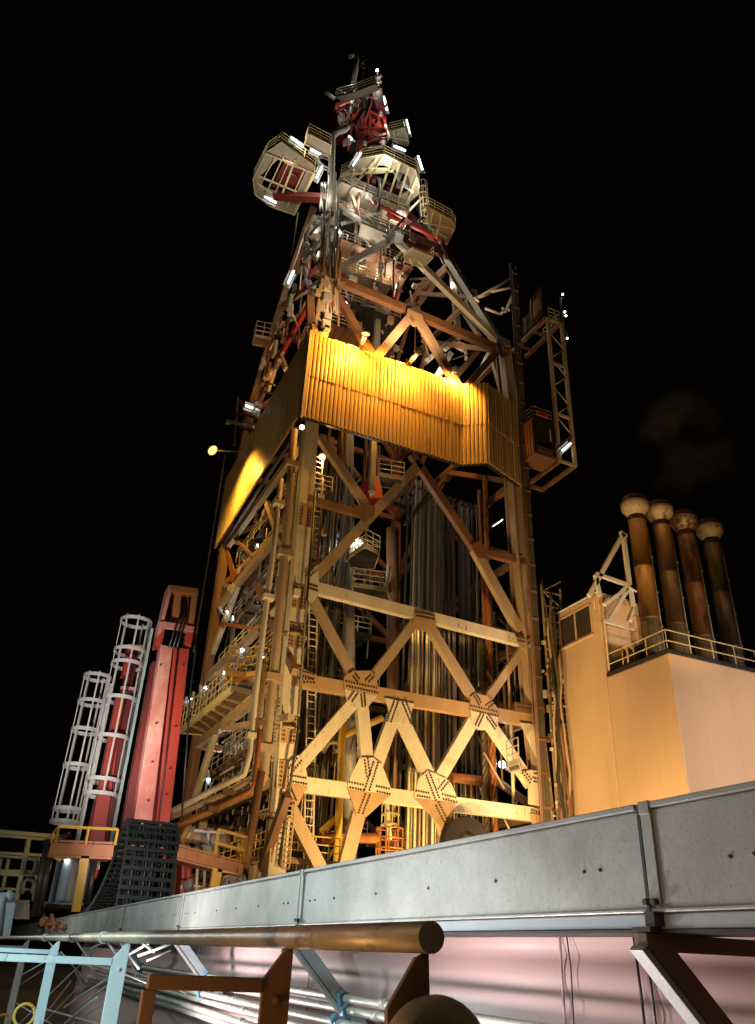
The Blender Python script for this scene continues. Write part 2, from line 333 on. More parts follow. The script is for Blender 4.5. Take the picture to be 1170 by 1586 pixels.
# cable loops tied along the rail
m=MB()
for y0 in(4.9,6.3,8.4):
    m.ring(V((RX,y0,RZ)),.027,.003,V((0,1,.15)),14,5)
    m.tube([V((RX-.02,y0,RZ+.02)),V((RX+.2,y0+.3,-.12)),V((RX+.5,y0+.9,-.18)),V((RX+1.0,y0+2.2,-.3))],.006,6)
tag(m.build('tied_cable',M['white']),'pale thin cables tied to the far half of the handrail','cable')
# clutter behind the rail at lower left: white conduit lattice and brass coloured rings
m=MB()
L=[(0,1530,95,1475),(30,1586,150,1470),(95,1475,135,1520),(60,1560,150,1585),(100,1560,190,1500),(180,1490,240,1455),(215,1480,270,1460),(140,1470,180,1450),(110,1520,60,1586),(20,1550,80,1586),(150,1545,100,1586),(215,1455,240,1475),(180,1450,215,1500)]
for a,b,c,d in L: m.tube([PX(a,b,1.5),PX(c,d,1.65)],.012,6)
for a,b,c,d in L[::2]: m.tube([PX(a+12,b+8,1.6),PX(c-5,d+12,1.8)],.009,6)
tag(m.build('conduit_rack',M['white']),'tangle of thin white conduits behind the handrail at lower left','conduit rack')
for i,(x,y,r) in enumerate(((38,1572,.075),(5,1580,.05))):
    m=MB();c=PX(x,y,.62);m.ring(c,r*1.0,.012,V((.1,1,0)),24,8)
    tag(m.build('mooring_ring',M['yellow']),['larger yellow ring under the brown side bar at lower left','smaller yellow ring cut off by the left edge of the view'][i],'ring','yellow rings below the handrail')
# ------------------------------------------------------------------ derrick
D=thing('derrick','tall lattice steel drilling derrick, lit orange below and red near its top','derrick',(20.7,50,-1.7))
FN=V((0,-1,0));XN=V((-1,0,0))
def leg(px,fn,w,mat,zlow=-1.7):
    pts=[fn(*q) for q in px];pts=[V((pts[0].x,pts[0].y,zlow))]+pts
    m=MB()
    for a,b in zip(pts[:-1],pts[1:]): m.ibeam(a,b,w,w*.95,FN,.08)
    for a,b in zip(pts[:-1],pts[1:]): m.bar(a+V((-w/2,w*.1,0)),b+V((-w/2,w*.1,0)),w*.75,.06,XN,off=.02)
    m.build('corner_leg',mat,D)
    return pts
lf=leg([(433,1300),(440,1230),(451,1050),(464,905),(475,760),(481,690),(490,560),(507,428)],P,.95,M['cream'])
rf=leg([(847,1240),(832,1110),(822,1000),(812,900),(801,760),(796,640),(785,542)],P,.95,M['tan'])
def leg2(pts,w,mat,lab=None):
    m=MB()
    for a,b in zip(pts[:-1],pts[1:]):
        m.ibeam(a,b,w,w*.9,FN,.08);m.bar(V(a)+V((-w/2,w*.1,0)),V(b)+V((-w/2,w*.1,0)),w*.7,.06,XN,off=.02)
    return m.build('corner_leg',mat,D)
UL=[lf[-1],PF(511,380),PF(516,330),PF(522,280)];UR=[rf[-1],PF(697,402),PF(668,345),PF(648,300)]
leg2(UL,.7,M['grey']);leg2(UR,.75,M['grey'])
# back legs
BL=[V((12.6,59.6,-1.7)),V((12.6,59.6,7)),V((12.5,59.3,18)),V((12.3,58.9,30)),PX(388,640,12.4),PX(428,500,12.9),PX(462,395,13.6),PX(487,320,14.2)]
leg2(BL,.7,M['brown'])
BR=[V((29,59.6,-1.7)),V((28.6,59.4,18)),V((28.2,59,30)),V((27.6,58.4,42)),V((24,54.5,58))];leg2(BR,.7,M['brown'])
# leg flanges with bolt rings
def flange(p,r,mat):
    m=MB();m.lathe(p,[(r,0),(r,.12),(r*.8,.13)],16)
    for k in range(12):
        a=2*PI*k/12;c=p+V((r*.88*math.cos(a),r*.88*math.sin(a),-.08));m.tube([c,c+V((0,0,.28))],.05,6,True,False)
    m.build('leg_flange',mat,D)
for q in((429,1265),(446,1130),(458,985)): flange(P(*q)+V((0,.4,0)),.78,M['tan'])
# front girts: (x0,y0,x1,y1,width,mat,setback)
def member(name,q,fn=PF,n=FN,h=.42,off=0.,ib=False):
    a=fn(q[0],q[1]);b=fn(q[2],q[3]);m=MB()
    if ib: m.ibeam(a-n*0,b,q[4],h,n,.05)
    else: m.bar(a,b,q[4],h,n,off)
    return m.build(name,M[q[5]],D,bevel=.02 if q[4]>.5 else 0)
for q in((476,906,824,996,.72,'cream'),(452,1051,844,1119,.78,'orangetan'),(442,1211,856,1265,.78,'cream'),(478,771,572,798,.42,'brown'),(742,852,814,870,.42,'brown'),(506,424,788,545,.72,'brown'),(528,316,697,390,.8,'reddark'),(560,262,664,318,.5,'reddark')):
    if q[5]=='orangetan': q=q[:5]+('tan2',)
    member('girt',q,off=.035)
br=[(482,918,553,1052,.52,'tan'),(645,962,577,1052,.58,'tan'),(665,965,742,1090,.6,'tan'),(813,1003,751,1090,.5,'tan'),
(550,1086,466,1184,.68,'cream'),(562,1088,571,1188,.72,'cream'),(612,1108,585,1183,.74,'cream'),(622,1108,665,1198,.74,'cream'),(738,1110,684,1202,.72,'cream'),(754,1110,826,1215,.7,'cream'),
(446,1240,504,1356,.66,'tan'),(558,1258,534,1350,.74,'tan'),(684,1262,697,1300,.7,'tan'),
(483,899,652,716,.62,'tan'),(498,676,578,794,.5,'tan'),(808,977,738,850,.68,'tan'),(740,852,640,702,.55,'brown'),  # right diagonal's upper half is browner: its light cut-off is painted in
(584,553,637,489,.66,'tan'),(648,489,719,609,.66,'tan'),(508,428,584,556,.55,'brown'),(778,536,716,606,.5,'brown'),
(611,365,784,536,.62,'cream'),(611,367,512,422,.55,'grey'),(607,372,526,318,.5,'grey'),(612,368,690,392,.5,'reddark'),(527,318,598,300,.4,'grey'),(690,388,600,290,.42,'reddark')]
for q in br: member('brace',q,off=0)
# gusset plates; bright and dim bays are put into cream and tan paint
def gus(poly,mat,bl=(),th=.06,fn=PF,off=.10,n=FN):
    m=MB();m.plate([fn(*q)+n*off for q in poly],n*th)
    for b in bl:
        a=fn(b[0],b[1])+n*(off+th);c=fn(b[2],b[3])+n*(off+th)
        m.bolts(a,c,b[4],n,.055,.05,gap=b[5] if len(b)>5 else 0,stag=1)
    m.build('gusset_plate',[M[mat],M['bolt']],D)
gus([(531,1058),(532,1049),(546,1040),(573,1040),(580,1047),(584,1066),(583,1078),(532,1068)],'tan2',[(546,1046,554,1056,4,.1),(576,1047,566,1057,4,.1),(533,1060,584,1071,12,.13)])
gus([(532,1068.5),(583,1078.5),(567,1098),(548,1098),(537,1090)],'cream',[(550,1073,540,1087,5,.12),(560,1075,562,1096,6,.1)])
gus([(595,1082),(640,1091),(634,1108),(632,1122),(617,1121),(602,1120),(600,1100)],'cream',[(613,1084,600,1120,10,.12),(623,1086,637,1121,10,.12)],off=.11)
gus([(727,1080),(735,1074),(755,1080),(765,1092),(770,1100),(770,1111),(727,1100)],'tan2',[(733,1076,742,1092,5,.1),(762,1088,751,1096,4,.1),(727,1097,770,1107,11,.12)])
gus([(727,1101),(770,1111.5),(769,1130),(757,1132),(738,1131),(730,1117)],'cream',[(745,1106,736,1126,7,.1),(752,1109,766,1129,7,.1)])
gus([(537,1213),(556,1174),(577,1174),(590,1184),(604,1222),(603,1232),(538,1223)],'cream',[(565,1175,569,1204,6,.1),(581,1180,566,1226,11,.13),(538,1216,563,1221,6,.13),(580,1222,603,1227,6,.13)])
gus([(538,1223.5),(603,1232.5),(566,1266),(551,1264)],'tan2',[(568,1230,556,1262,8,.12)])
gus([(642,1225),(647,1206),(661,1194),(688,1206),(698,1215),(706,1236),(704,1244),(640,1236)],'cream',[(660,1198,676,1240,11,.13),(690,1210,678,1225,5,.1),(642,1229,664,1233,6,.12),(682,1234,706,1240,6,.12)])
gus([(640,1236.5),(704,1244.5),(694,1284),(688,1290),(664,1262)],'tan2',[(674,1244,690,1276,8,.12)])
gus([(446,1181),(461,1170),(470,1178),(475,1204),(474,1218),(446,1213)],'cream',[(449,1194,463,1176,5,.13),(447,1206,474,1211,7,.14)])
gus([(446,1213.5),(474,1218.5),(461,1247),(453,1251),(442,1238)],'tan2',[(446,1222,456,1244,6,.1)])
gus([(460,1033),(487,1045),(488,1058),(459,1062)],'tan2',[(462,1043,486,1050,6,.13),(461,1055,486,1056,5,.1)])
gus([(474,892),(490,876),(492,876),(492,910),(492,923),(482,936),(472,925)],'cream',[(474,896,488,882,5,.1),(475,909,491,914,6,.12)])
gus([(641,950),(671,955),(674,975),(668,982),(642,976),(638,968)],'tan2',[(641,952,671,958,10,.12)],off=.12)
gus([(796,985),(818,990),(818,1003),(812,1010),(802,1000)],'tan',[(798,990,817,995,6,.12)])
gus([(549,788),(568,780),(580,787),(578,800),(562,810),(552,800)],'brown')
gus([(728,845),(740,838),(757,855),(750,866),(738,865)],'brown')
gus([(510,432),(534,440),(527,452),(515,455)],'tan',[(514,440,526,452,4,.1)])
gus([(630,480),(648,475),(654,490),(656,505),(640,508),(628,497)],'tan',[(634,492,640,500,3,.1)])
gus([(597,355),(626,362),(622,378),(604,378)],'grey')
gus([(770,520),(789,530),(791,552),(776,556),(766,540)],'grey')
gus([(680,378),(700,384),(704,408),(690,402)],'reddark')
gus([(803,1120),(838,1124),(840,1160),(836,1250),(816,1246),(816,1214),(806,1196),(836,1190)],'cream',[(806,1194,820,1212,5,.1),(822,1196,832,1196,3,.1),(822,1208,832,1210,3,.1),(818,1252,836,1258,5,.12)],off=.13)
gus([(795,1088),(840,1092),(842,1106),(795,1103)],'brown',[(797,1093,838,1099,9,.12)],off=.13)
gus([(819,1260),(852,1266),(850,1272),(822,1276)],'tan2',off=.11)
# ---- left face
zz=[7.6,13.1,18,24,29.5]
for z in zz:
    m=MB();m.bar((12.55,40.6,z),(12.35,59.2,z),.55,.4,XN);m.build('girt',M['tan'],D)
L=[(457,916,318,1048,.42,'cream'),(411,778,441,866,.42,'tan'),(422,830,342,908,.4,'tan'),(366,905,323,1020,.62,'cream'),(374,884,334,929,.4,'brown'),(331,1132,294,1250,.72,'cream'),(356,826,390,864,.2,'brown'),(395,905,452,1040,.4,'brown'),(318,1048,345,1128,.4,'brown'),(446,1110,345,1128,.35,'tan'),(440,1230,400,1345,.5,'brown')]
for q in L: member('brace',q,lambda x,y:PX(x,y,12.5),XN,h=.35)
m=MB();m.plate([PX(x,y,12.42) for x,y in((350,850),(356,856),(367,890),(360,905),(352,905),(358,890))],(-.06,0,0));m.build('gusset_plate',M['orange'],D)
m=MB();m.plate([PX(x,y,12.42) for x,y in((352,912),(358,900),(366,907),(360,920))],(-.06,0,0));m.build('gusset_plate',M['cream'],D)
# upper left face, above the wind wall
fx=lambda x,y:PX(x,y,13.1)
for q in((392,622,476,470,.75,'red'),(385,655,478,455,.3,'tan'),(431,548,412,608,.55,'cream'),(430,545,441,572,.4,'tan'),(470,372,505,432,.35,'tan'),(466,402,500,520,.4,'brown'),(505,428,440,470,.3,'tan'),(476,470,488,540,.45,'tan'),(445,470,500,395,.35,'reddark'),(478,365,512,330,.35,'reddark'),(452,430,512,350,.3,'grey'),(420,520,495,520,.3,'brown'),(438,470,507,428,.3,'brown')): member('brace',q,fx,XN,h=.3)
# boxed brackets on the front-left leg above the wind wall
for poly,mt in(([(495,447),(505,441),(509,457),(501,512),(497,522),(488,500)],'tan'),([(500,445),(508,446),(509,520),(499,528)],'cream'),([(476,457),(487,456),(489,498),(477,500)],'brown'),([(483,500),(496,505),(496,520),(484,515)],'tan')):
    m=MB();m.plate([P(x,y,39.6) for x,y in poly],(0,.35,0));m.build('leg_bracket',M[mt],D)
# ---- back face and right face trusses
def truss(c0,c1,zs,mat,n,w=.45,inset=0):
    for i,z in enumerate(zs):
        a,b=c0(z),c1(z);m=MB();m.bar(a,b,w,w*.8,n);m.build('girt',mat,D)
        if i<len(zs)-1:
            z2=zs[i+1];mid=lerp(c0(z2),c1(z2),.5)
            for p in(a,b):
                m=MB();m.bar(p,mid,w*.85,w*.7,n,off=-.03);m.build('cross_brace',mat,D)
            m=MB();e=w*1.7
            m.plate([mid+V((0,0,.5*e))+(b-a).normalized()*(-e),mid+V((0,0,.5*e))+(b-a).normalized()*e,mid+V((0,0,-e))+(b-a).normalized()*(.5*e),mid+V((0,0,-e))+(b-a).normalized()*(-.5*e)],n*.05)
            m.build('gusset_plate',mat,D)
def at(pts,z):
    for a,b in zip(pts[:-1],pts[1:]):
        if a.z<=z<=b.z: return lerp(a,b,(z-a.z)/(b.z-a.z))
    return V(pts[-1] if z>pts[-1].z else pts[0])
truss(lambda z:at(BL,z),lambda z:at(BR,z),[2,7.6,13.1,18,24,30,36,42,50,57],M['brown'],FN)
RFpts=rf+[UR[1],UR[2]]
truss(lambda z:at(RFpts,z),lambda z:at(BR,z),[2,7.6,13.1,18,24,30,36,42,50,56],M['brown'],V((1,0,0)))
# right nodes above the wind wall
for q in((764,548,784,618,.42,'cream'),(786,545,789,615,.5,'orange'),(744,540,708,582,.5,'brown'),(768,535,735,600,.4,'grey'),(735,448,747,500,.55,'grey'),(700,400,712,520,.5,'grey'),(712,470,745,520,.35,'grey'),(660,560,705,520,.4,'grey')):
    member('brace',q,lambda x,y:P(x,y,41.2 if x>760 else 47.),FN,h=.35)
for q in((612,470,640,378,.5,'reddark'),(540,470,570,560,.3,'brown'),(590,430,598,520,.8,'brown'),(640,370,605,480,.3,'tan'),(636,470,660,430,.4,'brown'),(650,470,705,400,.45,'brown'),(566,430,600,380,.3,'tan'),(560,470,583,525,.35,'orange')):
    member('brace',q,lambda x,y:P(x,y,50.),FN,h=.35)
# ---- clutter carried by the upper derrick: ladders, conduits, junction boxes, light brackets
def dladder(pts,wv,name='ladder'):
    m=MB();wv=V(wv)
    for s in(-1,1): m.tube([V(p)+wv*s for p in pts],.045,5)
    for a,b in zip(pts[:-1],pts[1:]):
        n=int((V(b)-V(a)).length/.4)
        for i in range(n): p=lerp(a,b,i/n);m.tube([p-wv,p+wv],.03,5)
    m.build(name,M['cream'],D)
dladder([PX(432,470,12.6),PX(446,440,12.8),PX(476,350,13.4)],(0,.25,0))
dladder([P(492,545,39.5),P(509,440,40.3),P(518,350,42.5)],(.22,0,0))
dladder([P(478,1330,41.5),P(486,920,41.5),P(495,700,41.5)],(.25,0,0))
for i in range(46):
    t=random.random();p=lerp(PX(400,600,12.2),PX(490,330,13.6),t)+V((random.uniform(-.2,.8),random.uniform(-3.5,.6),random.uniform(-1,1)))
    m=MB();s=V((random.uniform(.1,.3),random.uniform(.1,.5),random.uniform(.15,.7)))
    if i%3==0: m.tube([p,p+V((random.uniform(-.6,.3),random.uniform(-1.6,1.6),random.uniform(-1.2,1.2)))],.07,6);nm='bracket_tube'
    else: m.box(p-s,p+s);nm='junction_box'
    m.build(nm,M[('tan','brown','grey','cream','dark')[i%5]],D)
for i in range(16):
    x=random.uniform(496,525);A=P(x,random.uniform(430,520),39.7);B=P(x+random.uniform(-3,8),random.uniform(300,420),41.5)
    m=MB();m.tube([A,lerp(A,B,.5)+V((random.uniform(-.2,.2),-.1,0)),B],random.choice((.05,.08,.11)),6);m.build('conduit',M[('dark','brown','grey','tan')[i%4]],D)
for i in range(9):
    p=P(random.uniform(492,512),random.uniform(440,540),39.4);m=MB();s=random.uniform(.12,.35);m.box(p-V((s,.2,s*1.4)),p+V((s,.1,s)));m.build('junction_box',M[('cream','tan','grey')[i%3]],D)
# second chord and lacing between the front girts near the top
for q in((540,445,600,470,.2,'brown'),(545,300,575,380,.3,'tan'),(575,380,612,368,.25,'tan'),(560,300,640,345,.3,'red'),(600,330,690,372,.35,'red'),(640,345,600,372,.25,'tan'),(530,345,585,330,.25,'grey'),(655,300,690,384,.3,'reddark'),(630,330,660,300,.2,'grey'),(664,360,690,340,.2,'brown'),(690,384,712,420,.3,'cream'),(612,400,640,372,.2,'cream')): member('brace',q,lambda x,y:P(x,y,46.5),FN,h=.25)
# rail walkway along the top of the wind wall, inside
m=MB();rp=[V((12.2,40.6,36.6)),V((27.8,40.6,36.6))]
for z in(.4,.8,1.2): m.tube([rp[0]+V((0,0,z)),rp[1]+V((0,0,z))],.04,5)
for i in range(14): p=lerp(*rp,i/13);m.tube([p,p+V((0,0,1.2))],.04,5)
m.build('parapet_rail',M['brown'],D)
m=MB()
for i in range(22):
    p=lerp(V((12.6,39.75,36.55)),V((24.2,39.75,36.55)),random.random());s=random.uniform(.08,.22);m.box(p-V((s*1.6,.1,0)),p+V((s*1.6,.15,s*2.4)))
m.build('light_brackets',M['cream'],D)
# structure seen above the wind wall at the right
for q in((690,540,715,520,.4,'cream'),(700,524,722,534,.18,'cream'),(703,532,720,542,.18,'cream'),(692,548,684,580,.3,'grey'),(722,535,724,556,.15,'cream'),(676,585,700,545,.5,'grey')): member('brace',q,lambda x,y:P(x,y,47.),FN,h=.3)
# ------------------------------------------------------------------ corrugated wind walls
def corr(plan,z0,z1,pitch,depth,side):
    """corrugated sheet following a plan polyline; side = +1/-1 picks which way the ribs stand out"""
    m=MB();pts=[]
    for (a,b) in zip(plan[:-1],plan[1:]):
        a=V((*a,0));b=V((*b,0));d=(b-a);Ln=d.length;d.normalize();n=V((d.y,-d.x,0))*side
        k=max(1,round(Ln/pitch));p=Ln/k
        for i in range(k):
            s=a+d*(p*i);j=random.uniform(-.022,.022)
            w_=random.uniform(-.03,.03);pts+=[s+n*0,s+d*(p*.07)+n*0,s+d*(p*.16)+n*(depth+j),s+d*(p*(.5+w_))+n*(depth+j+.015),s+d*(p*.86)+n*(depth+j),s+d*(p*.95)+n*0]
        pts.append(b)
    for i,p in enumerate(pts):
        m.v+=[V((p.x,p.y,z0)),V((p.x,p.y,z1))]
    for i in range(len(pts)-1):
        k=2*i;m.face((k,k+2,k+3,k+1))
    return m
FP=[(11.72,39.35),(23.5,39.35),(24.9,38.35),(28.5,39.75)]
root=thing('wind_wall','corrugated cream wind wall across the derrick front, glowing yellow under its floodlights','wind wall',(20,39.35,29.6))
corr(FP,29.6,32.9,.29,.15,1).build('lower_sheet',M['wallsheet'],root,solid=.02)
corr([(x,y-.05) for x,y in FP],32.85,36.5,.29,.15,1).build('upper_sheet',M['wallsheet'],root,solid=.02)
m=MB()
for a,b in zip(FP[:-1],FP[1:]):
    a=V((*a,0));b=V((*b,0))
    for z in(29.8,33,36.2): m.bar(a+V((0,.12,z)),b+V((0,.12,z)),.25,.2,FN)
m.build('backing_frame',M['black'],root)
m=MB();m.bar(V((11.7,39.12,29.5)),V((11.7,39.12,36.7)),.16,.16,FN)
m.build('corner_trim',M['cream'],root)
for (x0,x1) in((555,580),(680,690)):
    pass
m=MB();a=P(548,549,39.2);b=P(596,563,39.2)
m.plate([P(x,y,39.15) for x,y in((548,551),(555,543),(575,547),(592,555),(597,566))],(0,.06,0));m.build('flap_plate',M['orange'],root)
SP=[(11.62,39.45),(11.72,50),(11.85,60.6)]
root=thing('wind_wall','corrugated wind wall down the shadowed left side of the derrick, lit at its far end','wind wall',(11.7,50,29.6))
corr(SP,29.6,36.5,.32,.13,-1).build('sheet',M['wallsheet'],root,solid=.02)
m=MB()
for z in(29.55,33,36.3): m.bar((11.9,39.8,z),(12.05,60.5,z),.28,.2,XN)
m.build('backing_frame',M['dark'],root)
# ------------------------------------------------------------------ floodlights
def flood(base,head,aim,label,mat='tan',lensmat='tubewarm',r=.3,group=None,cat='floodlight'):
    base=V(base);head=V(head);aim=V(aim)
    root=thing('floodlight',label,cat,base,group)
    m=MB();d=(head-base)
    s=d.cross(V((0,0,1)));s=s.normalized() if s.length>.01 else V((1,0,0))
    for k in(-.13,.13): m.tube([base+s*k,head+s*k*.6],.05,6)
    for t in(.2,.4,.6,.8): m.tube([base+d*t-s*.13,base+d*min(1,t+.15)+s*.13],.03,6)
    m.build('arm',M[mat],root)
    n=(aim-head).normalized()
    m=MB();m.lathe(head-n*.3,[(.06,-.05),(r*.6,0),(r*1.0,.22),(r*1.06,.36),(r*.98,.36)],14,n);m.build('lamp_head',M['grey'],root)
    m=MB();m.lathe(head-n*.3,[(r*.5,.30),(r*.9,.33),(r*.9,.365),(r*.3,.43)],14,n);m.build('lens',M[lensmat],root)
    return root
WARM=(1,.55,.14)
hd=[((557,548),(567,516)),((626,574),(648,546)),((684,594),(706,574))]
lb=['floodlight with a glowing round head, leftmost on top of the yellow wind wall','floodlight on a lattice arm above the middle of the yellow wind wall','floodlight on a lattice arm above the right end of the yellow wind wall']
for (a,b),l in zip(hd,lb):
    A=P(*a,39.8);A.z=36.6;h=P(*b,37.2 if b[0]<700 else 38.3)
    flood(A,h,h+(V((0,.9,-3)) if b[0]<600 else V((0,3,-1.9))),l,'cream',group='floodlights along the top of the wind wall')
    light('wall_lamp','SPOT',h+V((0,.45,.15)),5400,(1,.415,.05),h+V((0,2.4,-1.3)),.12,165,.35)
h=PX(329,697,8.6);A=PX(372,700,11.8)
flood(A,h,h+V((1.2,-1.2,-1.6)),'sodium floodlight reaching left on a long arm from the dark side wall','cream',r=.42)
light('side_lamp','SPOT',h+V((.5,0,-.3)),5200,(1,.53,.07),h+V((2.9,.6,-2.8)),.15,140,.8)
h=P(499,707,41.5);flood(h+V((.4,.3,.6)),h,h+V((0,-.6,-1)),'small sodium lamp hanging below the left corner of the wind wall','brown',r=.22)
light('corner_lamp','POINT',h+V((0,-.15,-.5)),260,WARM,None,.15)
for x,y,Y,l in((468,662,39.2,'round white lamp under the lower left corner of the wind wall'),(535,470,44,'bright white lamp inside the derrick above the left of the wind wall'),):
    h=P(x,y,Y);flood(h+V((.25,.35,.35)),h,h+V((-.3,-1,-.6)),l,'grey','spotwhite',.17)
# ------------------------------------------------------------------ tube lights
def tubelight(a,b,label,group='tube lights on the derrick',w=.16,dirn=V((0,-1,-.5)),mat='tubewhite'):
    a=V(a);b=V(b);root=thing('tube_light',label,'tube light',(a+b)/2,group)
    d=(b-a).normalized();n=(V(dirn)-d*V(dirn).dot(d)).normalized()
    m=MB();m.bar(a-d*.12,b+d*.12,w*1.5,.12,n,off=-w*.55);m.bar(a-d*.14,a-d*.02,w*1.6,w*1.4,n,off=w*.55);m.bar(b+d*.02,b+d*.14,w*1.6,w*1.4,n,off=w*.55);m.build('housing',M['grey'],root)
    m=MB();m.bar(a-d*.1,b+d*.1,w*4.2,.03,n,off=-w*1.4);m.build('halo_plate',M['white'],root)  # added plate that catches the tube's light as a halo
    m=MB();m.tube([a,b],w*.45,10);m.build('tube',M[mat],root)
# ------------------------------------------------------------------ railings and platforms
def rails(m,pts,h=1.1,closed=False,r=.035,sp=1.2,lv=(.36,.72,1.1)):
    pts=[V(p) for p in pts]
    if closed: pts=pts+[pts[0]]
    for k in lv: m.tube([p+V((0,0,h*k/1.1)) for p in pts],r,5,smooth=False)
    for a,b in zip(pts[:-1],pts[1:]):
        n=max(1,round((b-a).length/sp))
        for i in range(n+1):
            p=lerp(a,b,i/n);m.tube([p,p+V((0,0,h))],r,5,smooth=False)
    return m
def platform(label,px,z,railidx,deckmat='dirtypanel',railmat='railcream',hole=None,beams=(),h=1.15,t=.12,lv=(.36,.72,1.1),name='platform',lattice=True,railclosed=False,cat='platform',group='work platforms on the derrick',sp=1.1):
    poly=[PZ(x,y,z) for x,y in px];c=sum(poly,V())/len(poly)
    root=thing(name,label,cat,c,group)
    m=MB()
    if hole:
        hp=[PZ(x,y,z) for x,y in hole];n=len(poly)
        for i in range(n):
            j=(i+1)%n;m.plate([poly[i],poly[j],hp[j],hp[i]],(0,0,t))
    else: m.plate(poly,(0,0,t))
    m.build('deck_plate',M[deckmat],root)
    m=MB();n=len(poly)
    for i in range(n):
        a,b=poly[i],poly[(i+1)%n];s=(b-a).cross(V((0,0,1))).normalized()
        if s.dot((a+b)/2-c)<0: s=-s
        m.bar(a+V((0,0,.05)),b+V((0,0,.05)),.28,.06,s,off=.02)
    for q in beams:
        a,b=PZ(q[0],q[1],z),PZ(q[2],q[3],z);m.bar(a+V((0,0,-.02)),b+V((0,0,-.02)),q[4] if len(q)>4 else .16,.16,V((0,0,-1)),off=.14)
    m.build('edge_beams',M[railmat],root)
    if railidx:
        m=MB()
        rails(m,[poly[i]+V((0,0,t)) for i in railidx],h,railclosed,sp=sp,lv=lv)
        m.build('railing',M[railmat],root)
    return root,poly
# crown: left platform with winch opening, right walkway ring, smaller ones
ZL=60.
platform('octagonal platform hanging off the top left of the derrick, open round a red winch',[(413,235),(436,219),(489,258),(487,268),(455,332),(420,320),(395,301),(392,276)],ZL,[5,6,7,0,1,2,3],hole=[(432,246),(440,243),(476,262),(474,268),(455,306),(424,296),(406,290),(404,272)],beams=[(440,240,412,300,.08),(426,244,400,292,.06),(448,250,424,304,.06),(472,262,446,318,.08),(458,246,434,309),(487,268,455,332,.25),(413,236,489,268,.12),(401,272,460,296,.1),(398,282,440,312,.1)])
platform('long narrow railed walkway beside the top left platform',[(472,222),(478,206),(513,224),(512,240),(500,238)],ZL+1.2,[0,1,2,3])
a=PZ(436,262,ZL+.6)
root=thing('winch','dark red winch housing seen through the opening of the left platform','winch',a)
m=MB();p=[PZ(x,y,ZL+.5) for x,y in((440,252),(474,266),(468,292),(420,290))];m.plate(p,(0,0,1.5));m.build('housing',M['reddark'],root,bevel=.05)
m=MB();c=PZ(452,276,ZL+.3);m.lathe(c+V((0,0,-.2)),[(.5,0),(.55,.1),(.3,.15),(.3,.5),(.6,.6)],16);m.build('drum',M['reddark'],root)
m=MB();m.bar(PZ(424,298,ZL),PZ(512,303,ZL-1),.7,.6,FN);m.build('mounting_beam',M['reddark'],root)
ZR=65.
platform('broad pale walkway ring on the upper right of the derrick with a sloping underside',[(528,270),(544,262),(560,244),(594,238),(644,262),(650,285),(648,300),(628,318),(542,284)],ZR,[0,1,2,3,4,5,6],hole=[(548,272),(556,268),(572,258),(594,256),(632,272),(636,286),(632,296),(618,304),(560,284)],beams=[(583,246,550,284,.2),(594,240,566,286,.1),(607,246,590,296,.2),(620,252,604,300,.16),(634,258,618,306,.16),(646,272,630,316,.2),(528,270,610,264,.2),(560,262,600,262,.3)])
root=thing('ladder','caged vertical ladder down the right side of the walkway ring','ladder',P(653,340,47))
m=MB()
A=P(652,288,47);B=P(657,345,47)
for o in(-.28,.28): m.tube([A+V((o,0,0)),B+V((o,0,0))],.04,5)
for i in range(16): p=lerp(A,B,i/15);m.tube([p-V((.28,0,0)),p+V((.28,0,0))],.025,5)
m.build('rungs',M['railcream'],root)
m=MB()
for i in range(7): p=lerp(A,B,i/6);m.ring(p-V((0,.4,0)),.45,.03,n=12)
for k in range(5):
    a=PI+PI*k/4;o=V((.45*math.cos(a),.45*math.sin(a)-.4,0));m.tube([A+o,B+o],.025,5)
m.build('cage',M['railcream'],root)
platform('small railed balcony at the upper right with a ribbed underside, over the red girder',[(660,318),(700,340),(706,350),(690,386),(678,372),(664,345)],60.2,[0,1,2,3],'tan','railcream',beams=[(672,326,666,350,.1),(684,332,676,368,.1),(664,345,702,352,.1),(668,352,696,368,.1)])
platform('pale railed balcony just below the crown on its right side',[(603,203),(628,197),(634,220),(631,226),(608,218)],70.5,[0,1,2,3],beams=[(610,201,616,222,.12),(604,210,632,216,.1)])
platform('railed crown platform on top of the red mast head',[(520,150),(548,143),(582,130),(588,138),(560,150),(536,158)],76.5,[0,1,2,3,4,5,0],'grey','grey',h=1.3)
platform('dim inner walkway behind the red girder near the top',[(560,345),(600,362),(604,382),(590,384),(556,366)],56,[0,1,2],'grey','grey')
platform('small grated step below the red girder, at the upper right',[(625,395),(640,385),(672,398),(655,415),(630,405)],52.5,[3,2],'grey','railcream',beams=[(634,398,640,410),(648,402,655,412)])
platform('small box balcony jutting out left of the derrick above the side wall',[(391,533),(395,520),(420,525),(416,538)],46.5,[0,1,2,3,0],'brown','tan',h=1.6,sp=.6)
platform('yellow railed basket on the left leg above the pipe bend',[(350,1042),(382,1046),(398,1043),(414,1048),(404,1060),(352,1056)],14.3,[0,1,2,3,4,5,0],'orange','yellow',h=1.6,sp=.7)
platform('long sloping-looking walkway along the left face with a slatted underside',[(358,1066),(392,1074),(316,1138),(276,1134)],13.6,[0,3],'brown','railcream',beams=[(350,1080,376,1088,.12),(340,1088,364,1098,.12),(330,1096,352,1108,.12),(320,1104,342,1116,.12),(310,1112,330,1126,.12),(298,1122,322,1133,.12),(360,1068,282,1132,.2)],h=1.5,sp=.9)
m_=MB()
